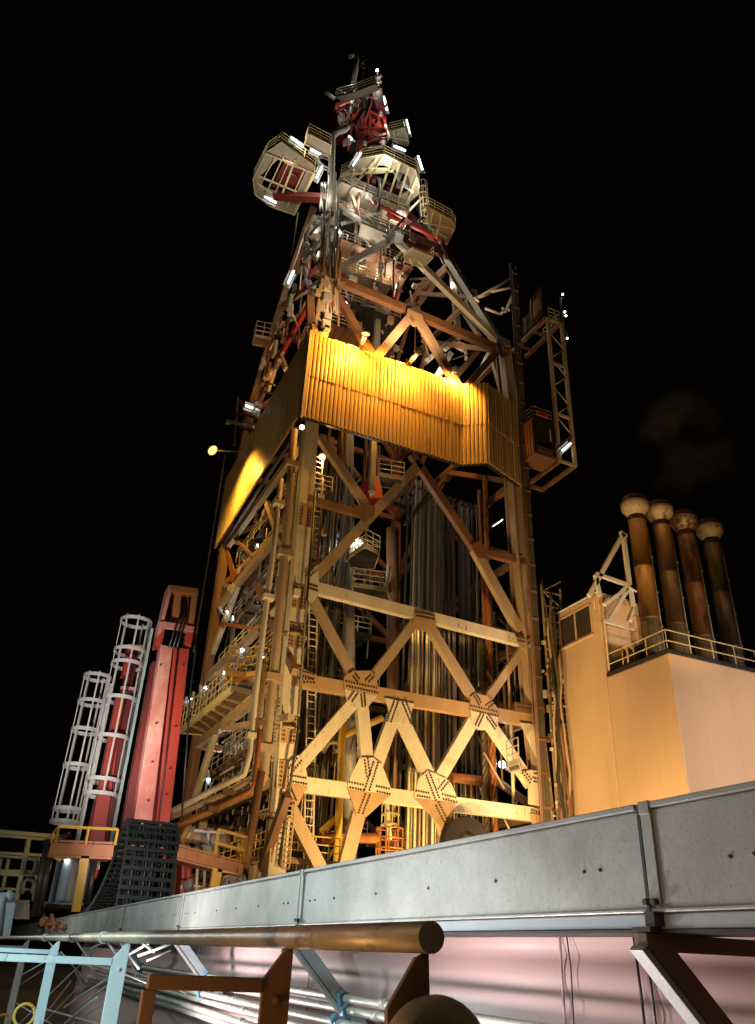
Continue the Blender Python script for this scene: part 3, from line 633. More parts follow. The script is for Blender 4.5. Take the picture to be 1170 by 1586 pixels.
tl=[(451,213,470,226,46,'tube light over the railing at the top left platform, nearest its peak'),(482,231,497,239,45.5,'short tube light beside the long narrow walkway'),(490,277,500,256,46.3,'tall tube light where the left platform meets the derrick'),(410,304,428,314,49.5,'tube light under the lowest corner of the left platform'),(547,258,559,237,46.5,'slanting tube light left of the walkway ring'),(630,186,635,208,49,'upright tube light on the outer edge of the balcony below the crown'),(648,242,655,264,46.5,'upright tube light at the right end of the walkway ring'),(610,226,628,233,45.5,'tube light lying along the rail of the walkway ring'),(446,440,455,420,48,'tube light on the dark left edge of the derrick below the left platform'),(545,829,557,843,47,'long tube light inside the derrick behind the big diagonal brace'),(527,823,534,831,47,'short tube light inside the derrick left of the long one'),(595,150,600,172,49.5,'tube light beside the red mast head on its right'),(541,211,546,217,48,'small tube light by the red sign near the mast foot'),(381,628,392,632,52,'small tube light on the left edge beside the dark side wall'),(520,352,528,362,47,'small tube light behind the red girder'),]
for x0,y0,x1,y1,Y,l in tl: tubelight(P(x0,y0,Y),P(x1,y1,Y),l)
# white panels catching the tube light
for i,(q,Y,l) in enumerate((([(436,230),(447,236),(443,247),(432,241)],46.2,'pale square panel under the railing of the left platform'),([(615,258),(626,264),(618,282),(610,268)],46.3,'pale tilted panel in the underside of the walkway ring, left one of a pair'),([(630,266),(645,272),(648,284),(640,300),(622,286)],46.3,'pale tilted panel in the underside of the walkway ring, right one of a pair'))):
    m=MB();m.plate([P(x,y,Y) for x,y in q],(0,.05,0));m.bar(P(*q[0],Y-.02),P(*q[1],Y-.02),.06,.05);m.bar(P(*q[1],Y-.02),P(*q[2],Y-.02),.06,.05);m.bar(P(*q[0],Y-.02),P(*q[-1],Y-.02),.06,.05)
    tag(m.build('wind_panel',M['panel']),l,'panel','pale panels near the crown')
# ------------------------------------------------------------------ crown block and mast head
base=P(565,225,49.5)
root=thing('crown_block','tall dark red crown block housing above the walkway ring','crown block',base)
m=MB()
def slab(px,Y,d,mat,name,par,bev=.05):
    m=MB();m.plate([P(x,y,Y) for x,y in px],(0,d,0));return m.build(name,M[mat],par,bevel=bev)
slab([(553,172),(575,132),(592,136),(600,190),(604,215),(596,228),(552,238)],49.3,2.5,'reddark','housing',root)
slab([(519,160),(553,146),(573,134),(560,170),(538,200),(525,194)],49.8,2.2,'reddark','side_housing',root)
slab([(560,182),(598,186),(600,210),(566,216)],49.2,.3,'red','cover',root)
for k in range(3):
    m=MB();c=P(540+k*9,170-k*4,49.4);m.lathe(c,[(.9,-.1),(.95,0),(.7,.05),(.7,.15),(.95,.2),(.9,.3)],20,V((.8,.3,.1)));m.build('sheave',M['dark'],root)
m=MB();m.bar(P(556,232,49.2),P(600,160,49.2),.25,.3);m.bar(P(572,216,49.1),P(575,150,49.1),.2,.2);m.bar(P(556,196,49.1),P(600,200,49.1),.2,.2);m.bar(P(520,168,49.5),P(586,134,49.5),.28,.3);m.build('stiffeners',M['red'],root)
m=MB()
for q in((556,228,598,206,.16),(560,204,596,214,.14),(575,150,596,166,.16),(572,170,598,184,.14),(525,165,560,150,.16),(530,192,556,160,.14),(540,200,566,150,.16),(548,176,540,232,.2),(553,200,535,170,.12),(580,134,604,214,.2),(566,190,582,140,.14)): m.bar(P(q[0],q[1],48.9),P(q[2],q[3],48.9),q[4],.18)
m.build('lattice_bars',M['red'],root)
for x,y in((528,178),(545,158),(590,176),(566,222),(597,196),(583,150)):
    m=MB();c=P(x,y,48.8);m.box(c+V((-.16,-.1,-.3)),c+V((.16,.1,.25)));m.build('fixture_box',M['panel'],root)
m=MB()
for x,y in((563,190),(580,193),(590,202),(568,204),(586,184)): c=P(x,y,49.1);m.tube([c,c+V((0,-.12,0))],.16,8)
m.build('bolt_caps',M['red'],root)
def pipe(label,px,Y,r,mat,name='pipe',cat='pipe',group=None,n=10,fn=None):
    m=MB();pts=[(fn or (lambda x,y:P(x,y,Y)))(*q) for q in px];m.tube(pts,r,n)
    return tag(m.build(name,M[mat]),label,cat,group)
pipe('gooseneck vent pipe, the topmost point of the derrick',[(543,88),(549,85),(553,89),(552,104),(548,128)],49.4,.26,'grey','vent_pipe')
pipe('thin upright bent tube running down the front of the crown',[(547,134),(551,132),(552,140),(546,160),(536,196)],49,.13,'grey','vent_pipe')
pipe('stout standpipe with a curled hook end at the upper left of the derrick',[(512,330),(514,250),(515,212),(522,205),(534,201),(538,197),(536,193),(531,194)],45.3,.3,'grey','hook_pipe')
pipe('stub pipe poking out left under the crown platform',[(504,143),(519,153)],49.2,.2,'grey','stub_pipe')
m=MB();c=P(563,90,50);m.ring(c,.35,.09,V((0,1,0)));m.ring(c+V((0,0,-.7)),.3,.08,V((1,.3,0)));m.ring(c+V((0,0,-1.4)),.35,.09,V((0,1,0)));m.tube([c+V((0,0,-1.6)),P(563,128,50)],.08,6)
tag(m.build('lifting_chain',M['dark']),'dark lifting rings beside the gooseneck vent at the very top','chain')
root=thing('beacon','small white beacon lamp on a post at the right of the crown platform','beacon',P(586,128,49.6))
m=MB();m.tube([P(586,134,49.6),P(585,112,49.6)],.12,6);m.tube([P(583,122,49.6),P(592,118,49.6)],.2,6);m.tube([P(582,130,49.6),P(589,127,49.6)],.28,6);m.build('post',M['cream'],root)
m=MB();c=P(584.5,109,49.6);m.lathe(c+V((0,0,-.12)),[(.06,0),(.15,.08),(.15,.18),(.05,.26)],10);m.build('lens',M['spotwhite'],root)
root=thing('sign','small sign half red and half white under the hook pipe','sign',P(535,224,47))
slab([(531,218),(537,214),(539,224),(532,226)],47,.1,'redchalk','red_half',root,0);slab([(538,214),(543,212),(544,223),(540,224)],47,.1,'panel','white_half',root,0)
slab([(545,222),(552,222),(550,238),(542,236)],47.2,.1,'dark','bracket',root,0)
# crown level clutter: pulleys, junction boxes, curved guards
for i,(x,y,Y,l) in enumerate(((506,250,45.2,'open hoop guard beside the hook pipe'),(497,345,46,'half hoop at the head of the derrick left leg'))):
    m=MB();c=P(x,y,Y);m.ring(c,.75 if i==0 else .6,.1,V((0,1,0)),18);m.ring(c+V((0,.3,0)),.75 if i==0 else .6,.07,V((0,1,0)),18);tag(m.build('hoop_guard',M['grey']),l,'guard')
for i,(x,y,Y,wd,mt,l) in enumerate(((515,285,45.2,.35,'white','pale bundle of upright hoses below the hook pipe'),(503,300,45.4,.3,'grey','grey bundle of upright hoses left of the pale one'))):
    m=MB()
    for k in range(6):
        pts=[P(x-6+k*2.4+math.sin(k*2+j)*1.2,y-18+j*9,Y) for j in range(6)];m.tube(pts,.07,6)
    tag(m.build('hose_bundle',M[mt]),l,'hoses')
pipe('black hanging hose under the walkway ring',[(587,278),(589,290),(588,310),(586,328)],45.5,.16,'black','hose','hose')
# ------------------------------------------------------------------ drill pipes racked upright
def pipes(spots,z0,z1,mats,label,r=.085):
    for i,(x,y) in enumerate(spots):
        mt=mats[i%len(mats)]
        key=(mt,z0,z1)
        me=None
        m=MB();h=z1-z0;pts=[];rr=[]
        for z in(0,.3,.31,9.2,9.21,9.7,9.71,18.6,18.61,19.1,19.11,h):
            if z<=h: pts.append(V((x,y,z0+z)));rr.append(r*(1.3 if z in(0,.3,9.21,9.7,18.61,19.1) else 1))
        tl=V((random.uniform(-.12,.12),random.uniform(-.1,.1),0))
        pts=[p+tl*((p.z-z0)/h) for p in pts]
        m.tube(pts,rr,8)
        tag(m.build('drill_pipe',M[mt]),label,'drill pipe',label)
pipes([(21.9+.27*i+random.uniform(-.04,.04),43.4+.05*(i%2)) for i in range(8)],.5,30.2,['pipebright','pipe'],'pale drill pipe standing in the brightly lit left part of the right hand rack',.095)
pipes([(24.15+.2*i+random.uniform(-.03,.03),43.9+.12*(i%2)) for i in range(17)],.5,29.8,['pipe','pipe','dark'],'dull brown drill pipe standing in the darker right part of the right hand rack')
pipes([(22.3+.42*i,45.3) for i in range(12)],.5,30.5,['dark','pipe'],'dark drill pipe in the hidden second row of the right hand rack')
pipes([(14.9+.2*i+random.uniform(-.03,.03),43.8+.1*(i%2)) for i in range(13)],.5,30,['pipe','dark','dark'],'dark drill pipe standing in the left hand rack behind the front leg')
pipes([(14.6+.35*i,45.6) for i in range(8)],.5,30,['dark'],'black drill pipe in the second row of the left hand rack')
# fingerboards
for z,q,l in((29.3,(21.4,43,28,46),'toothed fingerboard holding the tops of the right hand pipe rack'),(29.0,(14.3,43.2,18,46.5),'toothed fingerboard holding the tops of the left hand pipe rack')):
    m=MB();x0,y0,x1,y1=q
    m.box((x0,y1,z),(x1,y1+.3,z+.3));m.box((x0-.25,y0,z+.01),(x0-.01,y1,z+.29))
    x=x0
    while x<x1: m.box((x,y0+.2,z+.05),(x+.07,y1-.01,z+.25));x+=.42
    tag(m.build('fingerboard',M['dark']),l,'fingerboard')
m=MB()
for i in range(13):
    a=P(632+i*4,808-i*5.5,43.1);m.box(a-V((.12,0,.12)),a+V((.12,.25,.12)))
m.bar(P(628,812,43.05),P(690,745,43.05),.12,.2)
tag(m.build('pipe_latch_bar',M['dark']),'stepped dark latch bar running up across the bright drill pipes','latch bar')
# twisted hoses standing right of the rack
for i,(x,l) in enumerate(((755,'thick twisted hose right of the pipe rack, left of its twin'),(768,'thick twisted hose right of the pipe rack, nearest the right leg'))):
    m=MB();A=P(x,1310,42.6);B=P(x-10,740 if i else 990,42.6);B.x=A.x;B.y=A.y
    for s in range(3):
        pts=[]
        n=70
        for k in range(n+1):
            a=k*.75+s*2*PI/3;pts.append(lerp(A,B,k/n)+V((.11*math.cos(a),.11*math.sin(a),0)))
        m.tube(pts,.11,6)
    tag(m.build('twisted_hose',M['hose' if i==0 else 'orange']),l,'hose')
# ------------------------------------------------------------------ standpipes along the front-left leg
SG='standpipes beside the front left leg'
def clampbox(m,c,s): m.box(V(c)-V((s,s*.8,s*.45)),V(c)+V((s,s*.8,s*.45)))
root=thing('standpipe','fattest standpipe left of the front leg, ending in a bend at the bottom','standpipe',P(405,1225,39),SG)
m=MB();m.tube([P(*q,38.9) for q in((456,666),(449,760),(438,890),(428,1000),(418,1100),(411,1180),(408,1205),(398,1222),(350,1243),(312,1256))],.24,14);m.build('riser',M['tan'],root)
for q in((452,720),(441,858),(423,1050),(413,1160)): m=MB();clampbox(m,P(*q,38.9),.42);m.build('pipe_clamp',M['tan'],root)
root=thing('standpipe','slim standpipe running up left of the fattest one','standpipe',P(403,1020,38.6),SG)
m=MB();m.tube([P(*q,38.5) for q in((436,742),(424,850),(414,932),(404,1010),(396,1075),(388,1165),(378,1200),(345,1216),(266,1257))],.15,12);m.build('riser',M['cream'],root)
for q in((416,925),(391,1140),(432,780)): m=MB();clampbox(m,P(*q,38.5),.3);m.build('pipe_clamp',M['cream'],root)
root=thing('standpipe','second slim standpipe with a swept bend, between the other two','standpipe',P(400,1100,38.7),SG)
m=MB();m.tube([P(*q,38.6) for q in((409,1030),(403,1110),(398,1180),(392,1205),(372,1218),(330,1238),(264,1266))],.15,12);m.build('riser',M['tan'],root)
for q in((402,1120),(352,1228)): m=MB();clampbox(m,P(*q,38.6),.28);m.build('pipe_clamp',M['brown'],root)
root=thing('standpipe','orange lowest pipe swept round the leg foot','standpipe',P(395,1250,38.4),SG)
m=MB();m.tube([P(*q,38.3) for q in((402,1130),(396,1210),(388,1226),(360,1240),(300,1268),(262,1284))],.13,12);m.build('riser',M['orange'],root)
m=MB();clampbox(m,P(330,1254,38.3),.28);m.build('pipe_clamp',M['brown'],root)
pipe('brown vertical drain pipe below the pipe bends',[(405,1195),(386,1310),(380,1345)],38.2,.2,'brown','drain_pipe')
pipe('vertical cable conduit up the inner edge of the front left leg',[(432,1340),(462,1130),(470,1000),(478,900),(489,760)],39.5,.07,'dark','conduit')
# bolted cable run on the leg
root=thing('cable_run','knobbly cable run clipped to the front left leg','cable',P(462,1110,39.45))
m=MB();m.tube([lerp(P(474,930,39.45),P(462,1110,39.45),i/29)+V((.04*(i%2),-.02*(i%3),0)) for i in range(30)],.06,6);m.build('cable',M['grey'],root)
for i in range(20):
    p=lerp(P(440,1180,39.3),P(452,1060,39.3),i/19)+V((-.62,0,0));m=MB();m.box(p-V((.07,.07,.05)),p+V((.07,.07,.05)));m.build('cable_clip',M['grey'],root)
# ladder beside the leg foot
root=thing('ladder','small ladder standing right of the front left leg foot','ladder',P(445,1340,39.6))
m=MB();A=P(442,1345,39.6);B=P(452,1240,39.6);B.x=A.x
for o in(-.2,.2): m.tube([A+V((o,0,0)),B+V((o,0,0))],.05,5)
for i in range(14): p=lerp(A,B,i/13);m.tube([p-V((.2,0,0)),p+V((.2,0,0))],.035,5)
m.build('rungs',M['tan'],root)
# ------------------------------------------------------------------ inside the derrick
root=thing('travelling_block','red travelling block hanging inside the derrick under the wind wall','travelling block',P(583,770,49))
slab([(570,738),(590,735),(594,772),(572,772)],49,1.6,'red','block_body',root)
m=MB()
for k in range(5): m.tube([P(573+k*4,738,49.5),P(572+k*4,690,49.5)],.06,5)
m.build('wire_lines',M['wire'],root)
slab([(571,742),(577,741),(578,766),(573,768)],48.95,.06,'panel','striped_plate',root,0)
slab([(604,768),(621,772),(621,784),(604,780)],48,1.0,'red','side_box',root)
platform('inner railed walkway just under the wind wall, right of the red block',[(586,735),(626,742),(622,758),(590,752)],27.2,[0,1],'dark','grey',sp=.9)
platform('inner railed platform lit by tube lights, behind the big diagonal',[(535,866),(566,846),(588,858),(580,880),(545,880)],23.,[0,1,2],'dark','railcream',sp=.9)
platform('dark inner platform in the middle of the derrick, with curved pipes on it',[(545,906),(600,914),(608,936),(550,926)],21,[0,1],'dark','grey')
pipe('curled cream pipe on the dark inner platform',[(548,896),(560,888),(575,897),(583,895),(595,905),(597,912)],45,.2,'cream','curled_pipe')
pipe('tall grey column inside the derrick, behind the bright drill pipes',[(612,1330),(609,1000),(608,820)],46.5,.45,'brown','guide_rail','guide rail')
pipe('tall grey column inside the derrick, right of the left hand pipe rack',[(543,1330),(541,1000),(540,640)],46.5,.4,'grey','guide_rail','guide rail')
pipe('yellow column inside the derrick behind the diamond gusset',[(522,1345),(530,1150),(534,1080)],43,.22,'yellow','guide_post','post')
pipe('slanted yellow strut low inside the derrick',[(498,1288),(521,1268)],43.2,.2,'yellow','strut','strut')
pipe('yellow horizontal beam low inside the derrick',[(500,1298),(585,1298)],43.4,.28,'orange','strut','strut')
pipe('yellow slanted brace behind the upper gussets',[(512,1148),(592,1112)],44,.22,'yellow','strut','strut')
pipe('orange horizontal beam behind the right diagonal brace',[(700,1204),(748,1210)],43,.3,'orange','strut','strut')
pipe('orange post between the twisted hoses and the right leg',[(770,1330),(757,1120),(750,940),(742,760)],42.9,.16,'orange','guide_post','post')
for i,(px_,mt,l) in enumerate(([[(500,1165),(509,1150),(521,1150),(527,1160),(518,1164)],'cream','curled pale hose caught behind the lower left brace'],[[(596,1165),(600,1240),(604,1300)],'railcream','pale pipe riser left of the bright drill pipes'],[[(610,1120),(606,1200),(606,1290)],'dark','dark riser behind the diamond gusset'])):
    pipe(l,px_,43.6,.14,mt,'hose','hose')
root=thing('caged_ladder','rust coloured caged ladder low in the middle of the derrick','caged ladder',P(605,1320,43.5))
m=MB();c=P(603,1330,43.5)
A=P(603,1283,43.5)
for i in range(4): m.ring(V((c.x,c.y,c.z+(A.z-c.z)*i/3)),.75,.05,n=16,m=5)
for k in range(9):
    a=2*PI*k/9;o=V((.75*math.cos(a),.75*math.sin(a),0));m.tube([c+o,V((c.x,c.y,A.z))+o],.05,5)
m.build('cage',M['orange'],root)
m=MB();A2=P(600,1245,43.5)
for k in range(7):
    a=2*PI*k/7;o=V((.5*math.cos(a),.5*math.sin(a),0));m.tube([V((c.x,c.y,A.z+.1))+o,V((c.x,c.y,A2.z))+o],.035,5)
for i in range(3): m.ring(V((c.x,c.y,A.z+.2+(A2.z-A.z-.2)*i/2)),.5,.05,n=14,m=5)
m.build('upper_cage',M['railcream'],root)
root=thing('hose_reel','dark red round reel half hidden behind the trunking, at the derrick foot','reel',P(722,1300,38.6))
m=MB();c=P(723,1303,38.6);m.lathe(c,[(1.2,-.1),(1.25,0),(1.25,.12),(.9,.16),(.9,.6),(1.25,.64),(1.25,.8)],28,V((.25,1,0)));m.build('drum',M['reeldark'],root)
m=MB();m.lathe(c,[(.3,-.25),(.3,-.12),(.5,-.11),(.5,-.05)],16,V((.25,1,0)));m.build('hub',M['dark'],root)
# ladders and lattice behind the left pipes, hoses looping inside the left face
for i,(x,y0,y1,mt,l) in enumerate(((395,905,950,'wire','dark chains hanging inside the left face, upper group'),(370,1150,1215,'wire','pale chains hanging inside the left face, lower group'))):
    m=MB()
    for k in range(7):
        xx=x-18+k*6;pts=[PX(xx+math.sin(k+j*.9)*1.5+ (k-3)*j*.6,y0+(y1-y0)*j/6,13.8) for j in range(7)];m.tube(pts,.06,5)
    m.tube([PX(x-22,y0,13.8),PX(x+22,y0-4,13.8)],.12,6);m.tube([PX(x-16,y1-25,13.8),PX(x+20,y1-28,13.8)],.1,6)
    tag(m.build('hanging_chains',M[mt]),l,'chains')
# white lit fittings down the left face
for i,(x,y,X,l) in enumerate(((349,958,12.2,'white lit machinery on the left face above the yellow basket'),(316,1075,12,'white lit fitting at the middle of the slatted walkway'),(293,1092,12,'white lit fitting near the far end of the slatted walkway'),(372,1018,11.6,'white lit fitting inside the yellow basket'),(345,1052,11.6,'white lit fitting at the near end of the slatted walkway'),(320,1218,12,'white lit fitting behind the bent pipes'))):
    root=thing('work_lamp',l,'work lamp',PX(x,y,X),'white work lamps down the left face')
    m=MB();c=PX(x,y,X)
    for k in range(9):
        q=c+V((random.uniform(-.3,.3),random.uniform(-.7,.7),random.uniform(-.6,.5)));m.bar(q,q+V((random.uniform(-.4,.4),random.uniform(-.5,.5),random.uniform(-.3,.7))),random.choice((.06,.1,.2)),.08)
    m.tube([c+V((0,0,-1)),c+V((0,0,.9))],.07,6);m.build('frame',M['grey'],root)
    m=MB();m.lathe(c+V((0,-.35,.35)),[(.05,-.1),(.11,0),(.11,.08),(.03,.12)],10,V((-.5,-1,-.2)));m.build('lens',M['spotwhite'],root)
    light('work_lamp_light','POINT',c+V((-1.3,-1.0,.9)),22,(.85,.97,1),None,.2)
# dark brackets and arms at the left of the side wall
for i,(a,b,mt,l) in enumerate((((377,652),(420,663),'tan','upper horizontal arm at the left edge beside the dark side wall'),((351,652),(392,661),'cream','lower horizontal arm at the left edge beside the dark side wall'),((342,965),(400,975),'orange','orange elbow arm by the slim standpipe'))):
    m=MB();A=PX(*a,11.2);B=PX(*b,11.9);m.bar(A,B,.25,.25,XN);m.bar(A+V((0,0,-.3)),A+V((0,0,.1)),.3,.3,XN)
    tag(m.build('bracket_boom',M[mt]),l,'arm')
root=thing('equipment_frame','dark frame with small white lit plates on the left edge above the side floodlight','frame',PX(385,650,12))
m=MB()
for q in((368,615,362,690),(395,615,380,690),(366,640,398,646),(364,660,392,668),(372,620,392,690),(410,600,398,640),(404,590,424,596),(402,604,422,610)): m.bar(PX(q[0],q[1],11.8),PX(q[2],q[3],11.8),.16,.16,XN)
m.build('lattice',M['brown'],root)
m=MB()
for q in((394,622,404,628),(390,632,402,637),(388,638,400,642)): m.bar(PX(q[0],q[1],11.5),PX(q[2],q[3],11.5),.3,.1,XN)
m.build('lit_plates',M['white'],root)
# guy wires at the left
for i,(q,l) in enumerate((((349,705,300,1010),'single stay wire left of the lit end of the side wall'),((250,1060,265,1240),'stay wire between the red tower and the derrick'),((462,330,452,395),'short dark stay wire under the left platform'))):
    m=MB();A=P(q[0],q[1],45 if i==2 else 50);B=P(q[2],q[3],45 if i==2 else 50);m.tube([A,lerp(A,B,.5)+V((0,0,-.15)),B],.05,5)
    tag(m.build('stay_wire',M['wire']),l,'wire')
# ------------------------------------------------------------------ right side: cable ladder, elevator cabin, lattice column
root=thing('cable_ladder','tall dark cable ladder rising past the top right corner of the derrick','cable ladder',(28.5,38.8,0))
m=MB();xa,xb=28.05,28.62
for x in(xa,xb,xa+.12): m.tube([V((x,38.9,-1.6)),V((x,38.9,50.8))],.055,6)
for i in range(64):
    z=-1+i*.81;m.tube([V((xa,38.9,z)),V((xb,38.9,z+(.35 if i%2 else 0)))],.04,5)
m.build('frame',M['brown'],root)
m=MB()
for k in range(5):
    pts=[V((xa+.12+.09*k+.03*math.sin(j*.8+k),38.75,-1+j*1.7)) for j in range(31)];m.tube(pts,.05,6)
m.build('cables',M['hose'],root)
m=MB()
for j in range(26): z=2+j*1.9;m.box((xa+.05,38.66,z),(xb-.05,38.72,z+.14))
m.build('cable_clips',M['brown'],root)
m=MB()
for a,b in(((740,461),(790,432)),((760,452),(803,443)),((800,446),(784,480)),((752,478),(775,486)),((775,486),(784,480)),((740,461),(758,455)),((742,468),(735,460)),((784,484),(778,476)),((784,476),(790,482))): m.tube([P(*a,39.2),P(*b,39.2)],.11,6)
tag(m.build('forked_tie',M['white']),'white forked arms tying the cable ladder to the derrick slope','tie bars')
root=thing('elevator_cabin','dark ribbed elevator cabin beside the right end of the wind wall','elevator cabin',P(830,712,38.5))
c0=PZ(828.7,697,31.4)
bx0,by0=c0.x,c0.y
m=MB();m.box((bx0,by0,31.4),(bx0+1.75,by0+1.7,34.3));m.build('body',M['dark'],root,bevel=.04)
m=MB()
for i in range(5): y=by0+.1+i*.33;m.box((bx0-.06,y,31.45),(bx0-.003,y+.22,34.25))
m.build('ribs',M['orange'],root,bevel=.02)
m=MB();rails(m,[(bx0+.05,by0+1.6,34.3),(bx0+.05,by0+.05,34.3),(bx0+1.7,by0+.05,34.3)],1.0);m.build('roof_railing',M['brown'],root)
m=MB();m.box((bx0+.35,by0-.03,34.55),(bx0+1.35,by0+.0,35.0));m.cur=1;m.box((bx0+.45,by0-.045,34.70),(bx0+1.25,by0-.031,34.86));m.build('name_board',[M['sign'],M['reddark']],root)
m=MB();m.box((bx0-.05,by0-.05,31.1),(bx0+1.8,by0+1.75,31.36))
for i in range(3): m.box((bx0+.2,by0-.12,31.42+i*.16),(bx0+1.5,by0-.06,31.48+i*.16))
m.build('base_frame',M['brown'],root)
m=MB();m.box((bx0+1.4,by0-.05,32.6),(bx0+1.47,by0-.01,33.6));m.build('handle_strip',M['tubewhite' if 0 else 'panel'],root)
root=thing('lattice_column','slim lattice column at the far right of the derrick carrying a small cab platform','lattice column',P(875,718,38))
m=MB()
A0=P(868.6,714,38);A1=P(844,489,38);A1.x=A0.x;B0=P(892.6,721,38);B1=P(866,500,38);B1.x=B0.x=B0.x
z0,z1=min(A0.z,B0.z),A1.z
for x in(A0.x,B0.x):
    for y in(38,):
        m.bar(V((x,y,z0)),V((x,y,z1)),.24,.24)
for f in(0,.36,.62,.76,1):
    pass
zs=[z0+.1,z0+4.3,z0+9.2,z1]
for z in zs: m.bar(V((A0.x,38.06,z)),V((B0.x,38.06,z)),.2,.16)
n=10
for i in range(n):
    za,zb=z0+(z1-z0)*i/n,z0+(z1-z0)*(i+1)/n
    a,b=(A0.x,B0.x) if i%2 else (B0.x,A0.x)
    if i: m.tube([V((a,38.12,za)),V((b,38.12,zb))],.05,6)
m.build('frame',M['tan'],root)
m=MB()
for x in(A0.x,B0.x): m.bar(V((x,38.2,z0-.05)),V((x-.1,42,z0-.05)),.25,.25,V((0,0,-1)))
m.bar(V((A0.x,42,z0-.05)),V((B0.x,42,z0-.05)),.25,.25,V((0,0,-1)))
for x in(A0.x,B0.x): m.bar(V((x,38.2,z1)),V((x-.1,43,z1)),.3,.3,V((0,0,-1)))
m.bar(V((A0.x+.1,40,z1)),V((B0.x-.1,40,z1)),.2,.2,V((0,0,-1)));m.bar(V((A0.x+.1,42,z1)),V((B0.x-.1,42,z1)),.2,.2,V((0,0,-1)))
m.build('outrigger_beams',M['brown'],root)
m=MB();rails(m,[(A0.x+.2,38.2,z1+.1),(B0.x,38.2,z1+.1),(B0.x,40.5,z1+.1)],1.2,sp=.6);m.build('railing',M['railcream'],root)
root=thing('cab','small weathered cab with pale window panes on top of the lattice column','cab',V((A0.x-.2,40,z1)))
m=MB();cx=A0.x-.05
m.plate([P(x,y,38.9) for x,y in((822,463),(839,442),(841,484),(824,502))],(.15,.35,0));m.build('door_panel',M['brown'],root,bevel=.02)
m=MB();m.plate([P(x,y,39.4) for x,y in((810,493),(823,480),(824,508),(811,520))],(.05,.1,0));m.cur=1
for a,b in(((816.5,486),(817,514)),((810,506),(824,494)),((810,493),(823,480)),((811,520),(824,508)),((810,493),(811,520)),((823,480),(824,508))): m.bar(P(*a,39.36),P(*b,39.36),.06,.05)
m.build('window',[M['paleglass'],M['dark']],root)
m=MB();m.plate([P(x,y,38.6) for x,y in((827,468),(836,456),(837,480),(828,492))],(0,.06,0));m.build('inset_panel',M['tan'],root)
root=thing('light_mast','thin mast with four small white lamps at the far right top','light mast',V((B0.x,38.1,z1)))
m=MB();Q=[P(866,452,38.1),P(869,500,38.1)];m.tube([V((B0.x+.15,38.1,z1)),V((B0.x+.15,38.1,z1+2.9))],.12,6);m.tube([V((B0.x+.15,38.1,z1+2.9)),V((B0.x+.6,38.1,z1+3.0))],.06,6);m.tube([V((B0.x+.2,38.1,z1+.2)),P(879,520,38.1)],.06,6);m.build('pole',M['dark'],root)
for x,y in((872,456),(875,483),(877,489),(879,524)):
    m=MB();c=P(x,y,38);m.lathe(c,[(.03,-.06),(.08,-.03),(.08,.03),(.03,.06)],10);m.build('lamp',M['spotwhite'],root)
tubelight(P(870,699,37.8),P(884,687,37.8),'string of small white lamps inside the foot of the lattice column',w=.12)
tubelight(P(764,815,41),P(779,805,41),'dim tube light in the dark behind the right diagonal',w=.03)
# service loops draped down the right leg
SLG='service hoses draped down the right leg'
for k in range(16):
    m=MB();x=28.95+.055*k;y=38.45-.12*(k%3)
    top=22-.2*k-(k%5)*2.6;pts=[];n=22
    for j in range(n+1):
        z=-1+(top+1)*j/n;pts.append(V((x+.10*math.sin(z*.8+k*1.7)+.05*math.sin(z*2.3+k),y+.06*math.cos(z*1.1+k),z)))
    m.tube(pts,.055+.02*(k%3),6)
    tag(m.build('service_hose',M[('hose','tan','dark','brown','hose')[k%5]]),'service hose hanging in the bundle right of the right leg','hose',SLG)
root=thing('cable_tower','narrow lattice cable tower between the derrick right leg and the buff house','cable tower',(30,39,-1.7))
m=MB()
for x,y in((29.5,39.2),(31.0,39.2),(31.0,40.2),(29.5,40.2)): m.bar(V((x,y,-1.7)),V((x-.15,y,22)),.1,.1)
for i in range(24):
    z=-1.5+i;a=29.5-.006*i
    m.tube([V((a,39.15,z)),V((a+1.5,39.15,z+1))] if i%2 else [V((a+1.5,39.15,z)),V((a,39.15,z+1))],.04,5)
    m.tube([V((a,39.15,z)),V((a+1.5,39.15,z))],.04,5)
m.build('frame',M['tan'],root)
m=MB()
for i in range(60):
    x=random.uniform(29.2,30.7);z=random.uniform(2,17);s=random.uniform(.1,.3);m.box((x,38.9,z),(x+s,39.1,z+s*random.uniform(.3,1)))
m.build('junction_boxes',M['cream'],root)
# small lit fitting low right inside
flood(P(790,1195,44),P(778,1184,44),P(770,1190,42),'white work light low inside the derrick beside the right leg','grey','spotwhite',.25)
light('inner_white','POINT',P(778,1186,43.3),120,(.9,1,1),None,.2)
platform('small railed landing beside the right leg, low down',[(786,1186),(804,1180),(808,1190),(790,1194)],9.2,[0,1],'dark','grey',sp=.6)
m=MB()
for q in((755,930,770,975),(765,948,790,975),(765,960,785,950),(770,995,782,985),(766,1005,786,1012),(772,1020,790,1030),(790,1090,820,1100),(795,1075,812,1050),(800,1100,822,1085),(768,1028,794,1016)): m.tube([P(q[0],q[1],46),P(q[2],q[3],46)],.12,5)
tag(m.build('bracing_frame',M['grey']),'pale criss-cross bracing seen behind the right end of the upper girt','bracing')
# ------------------------------------------------------------------ small steel, pipework and inner floors carried by the derrick
random.seed(21)
def dpart(name,m,mat): return m.build(name,M[mat],D)
cyc=('dark','brown','grey','tan','hose')
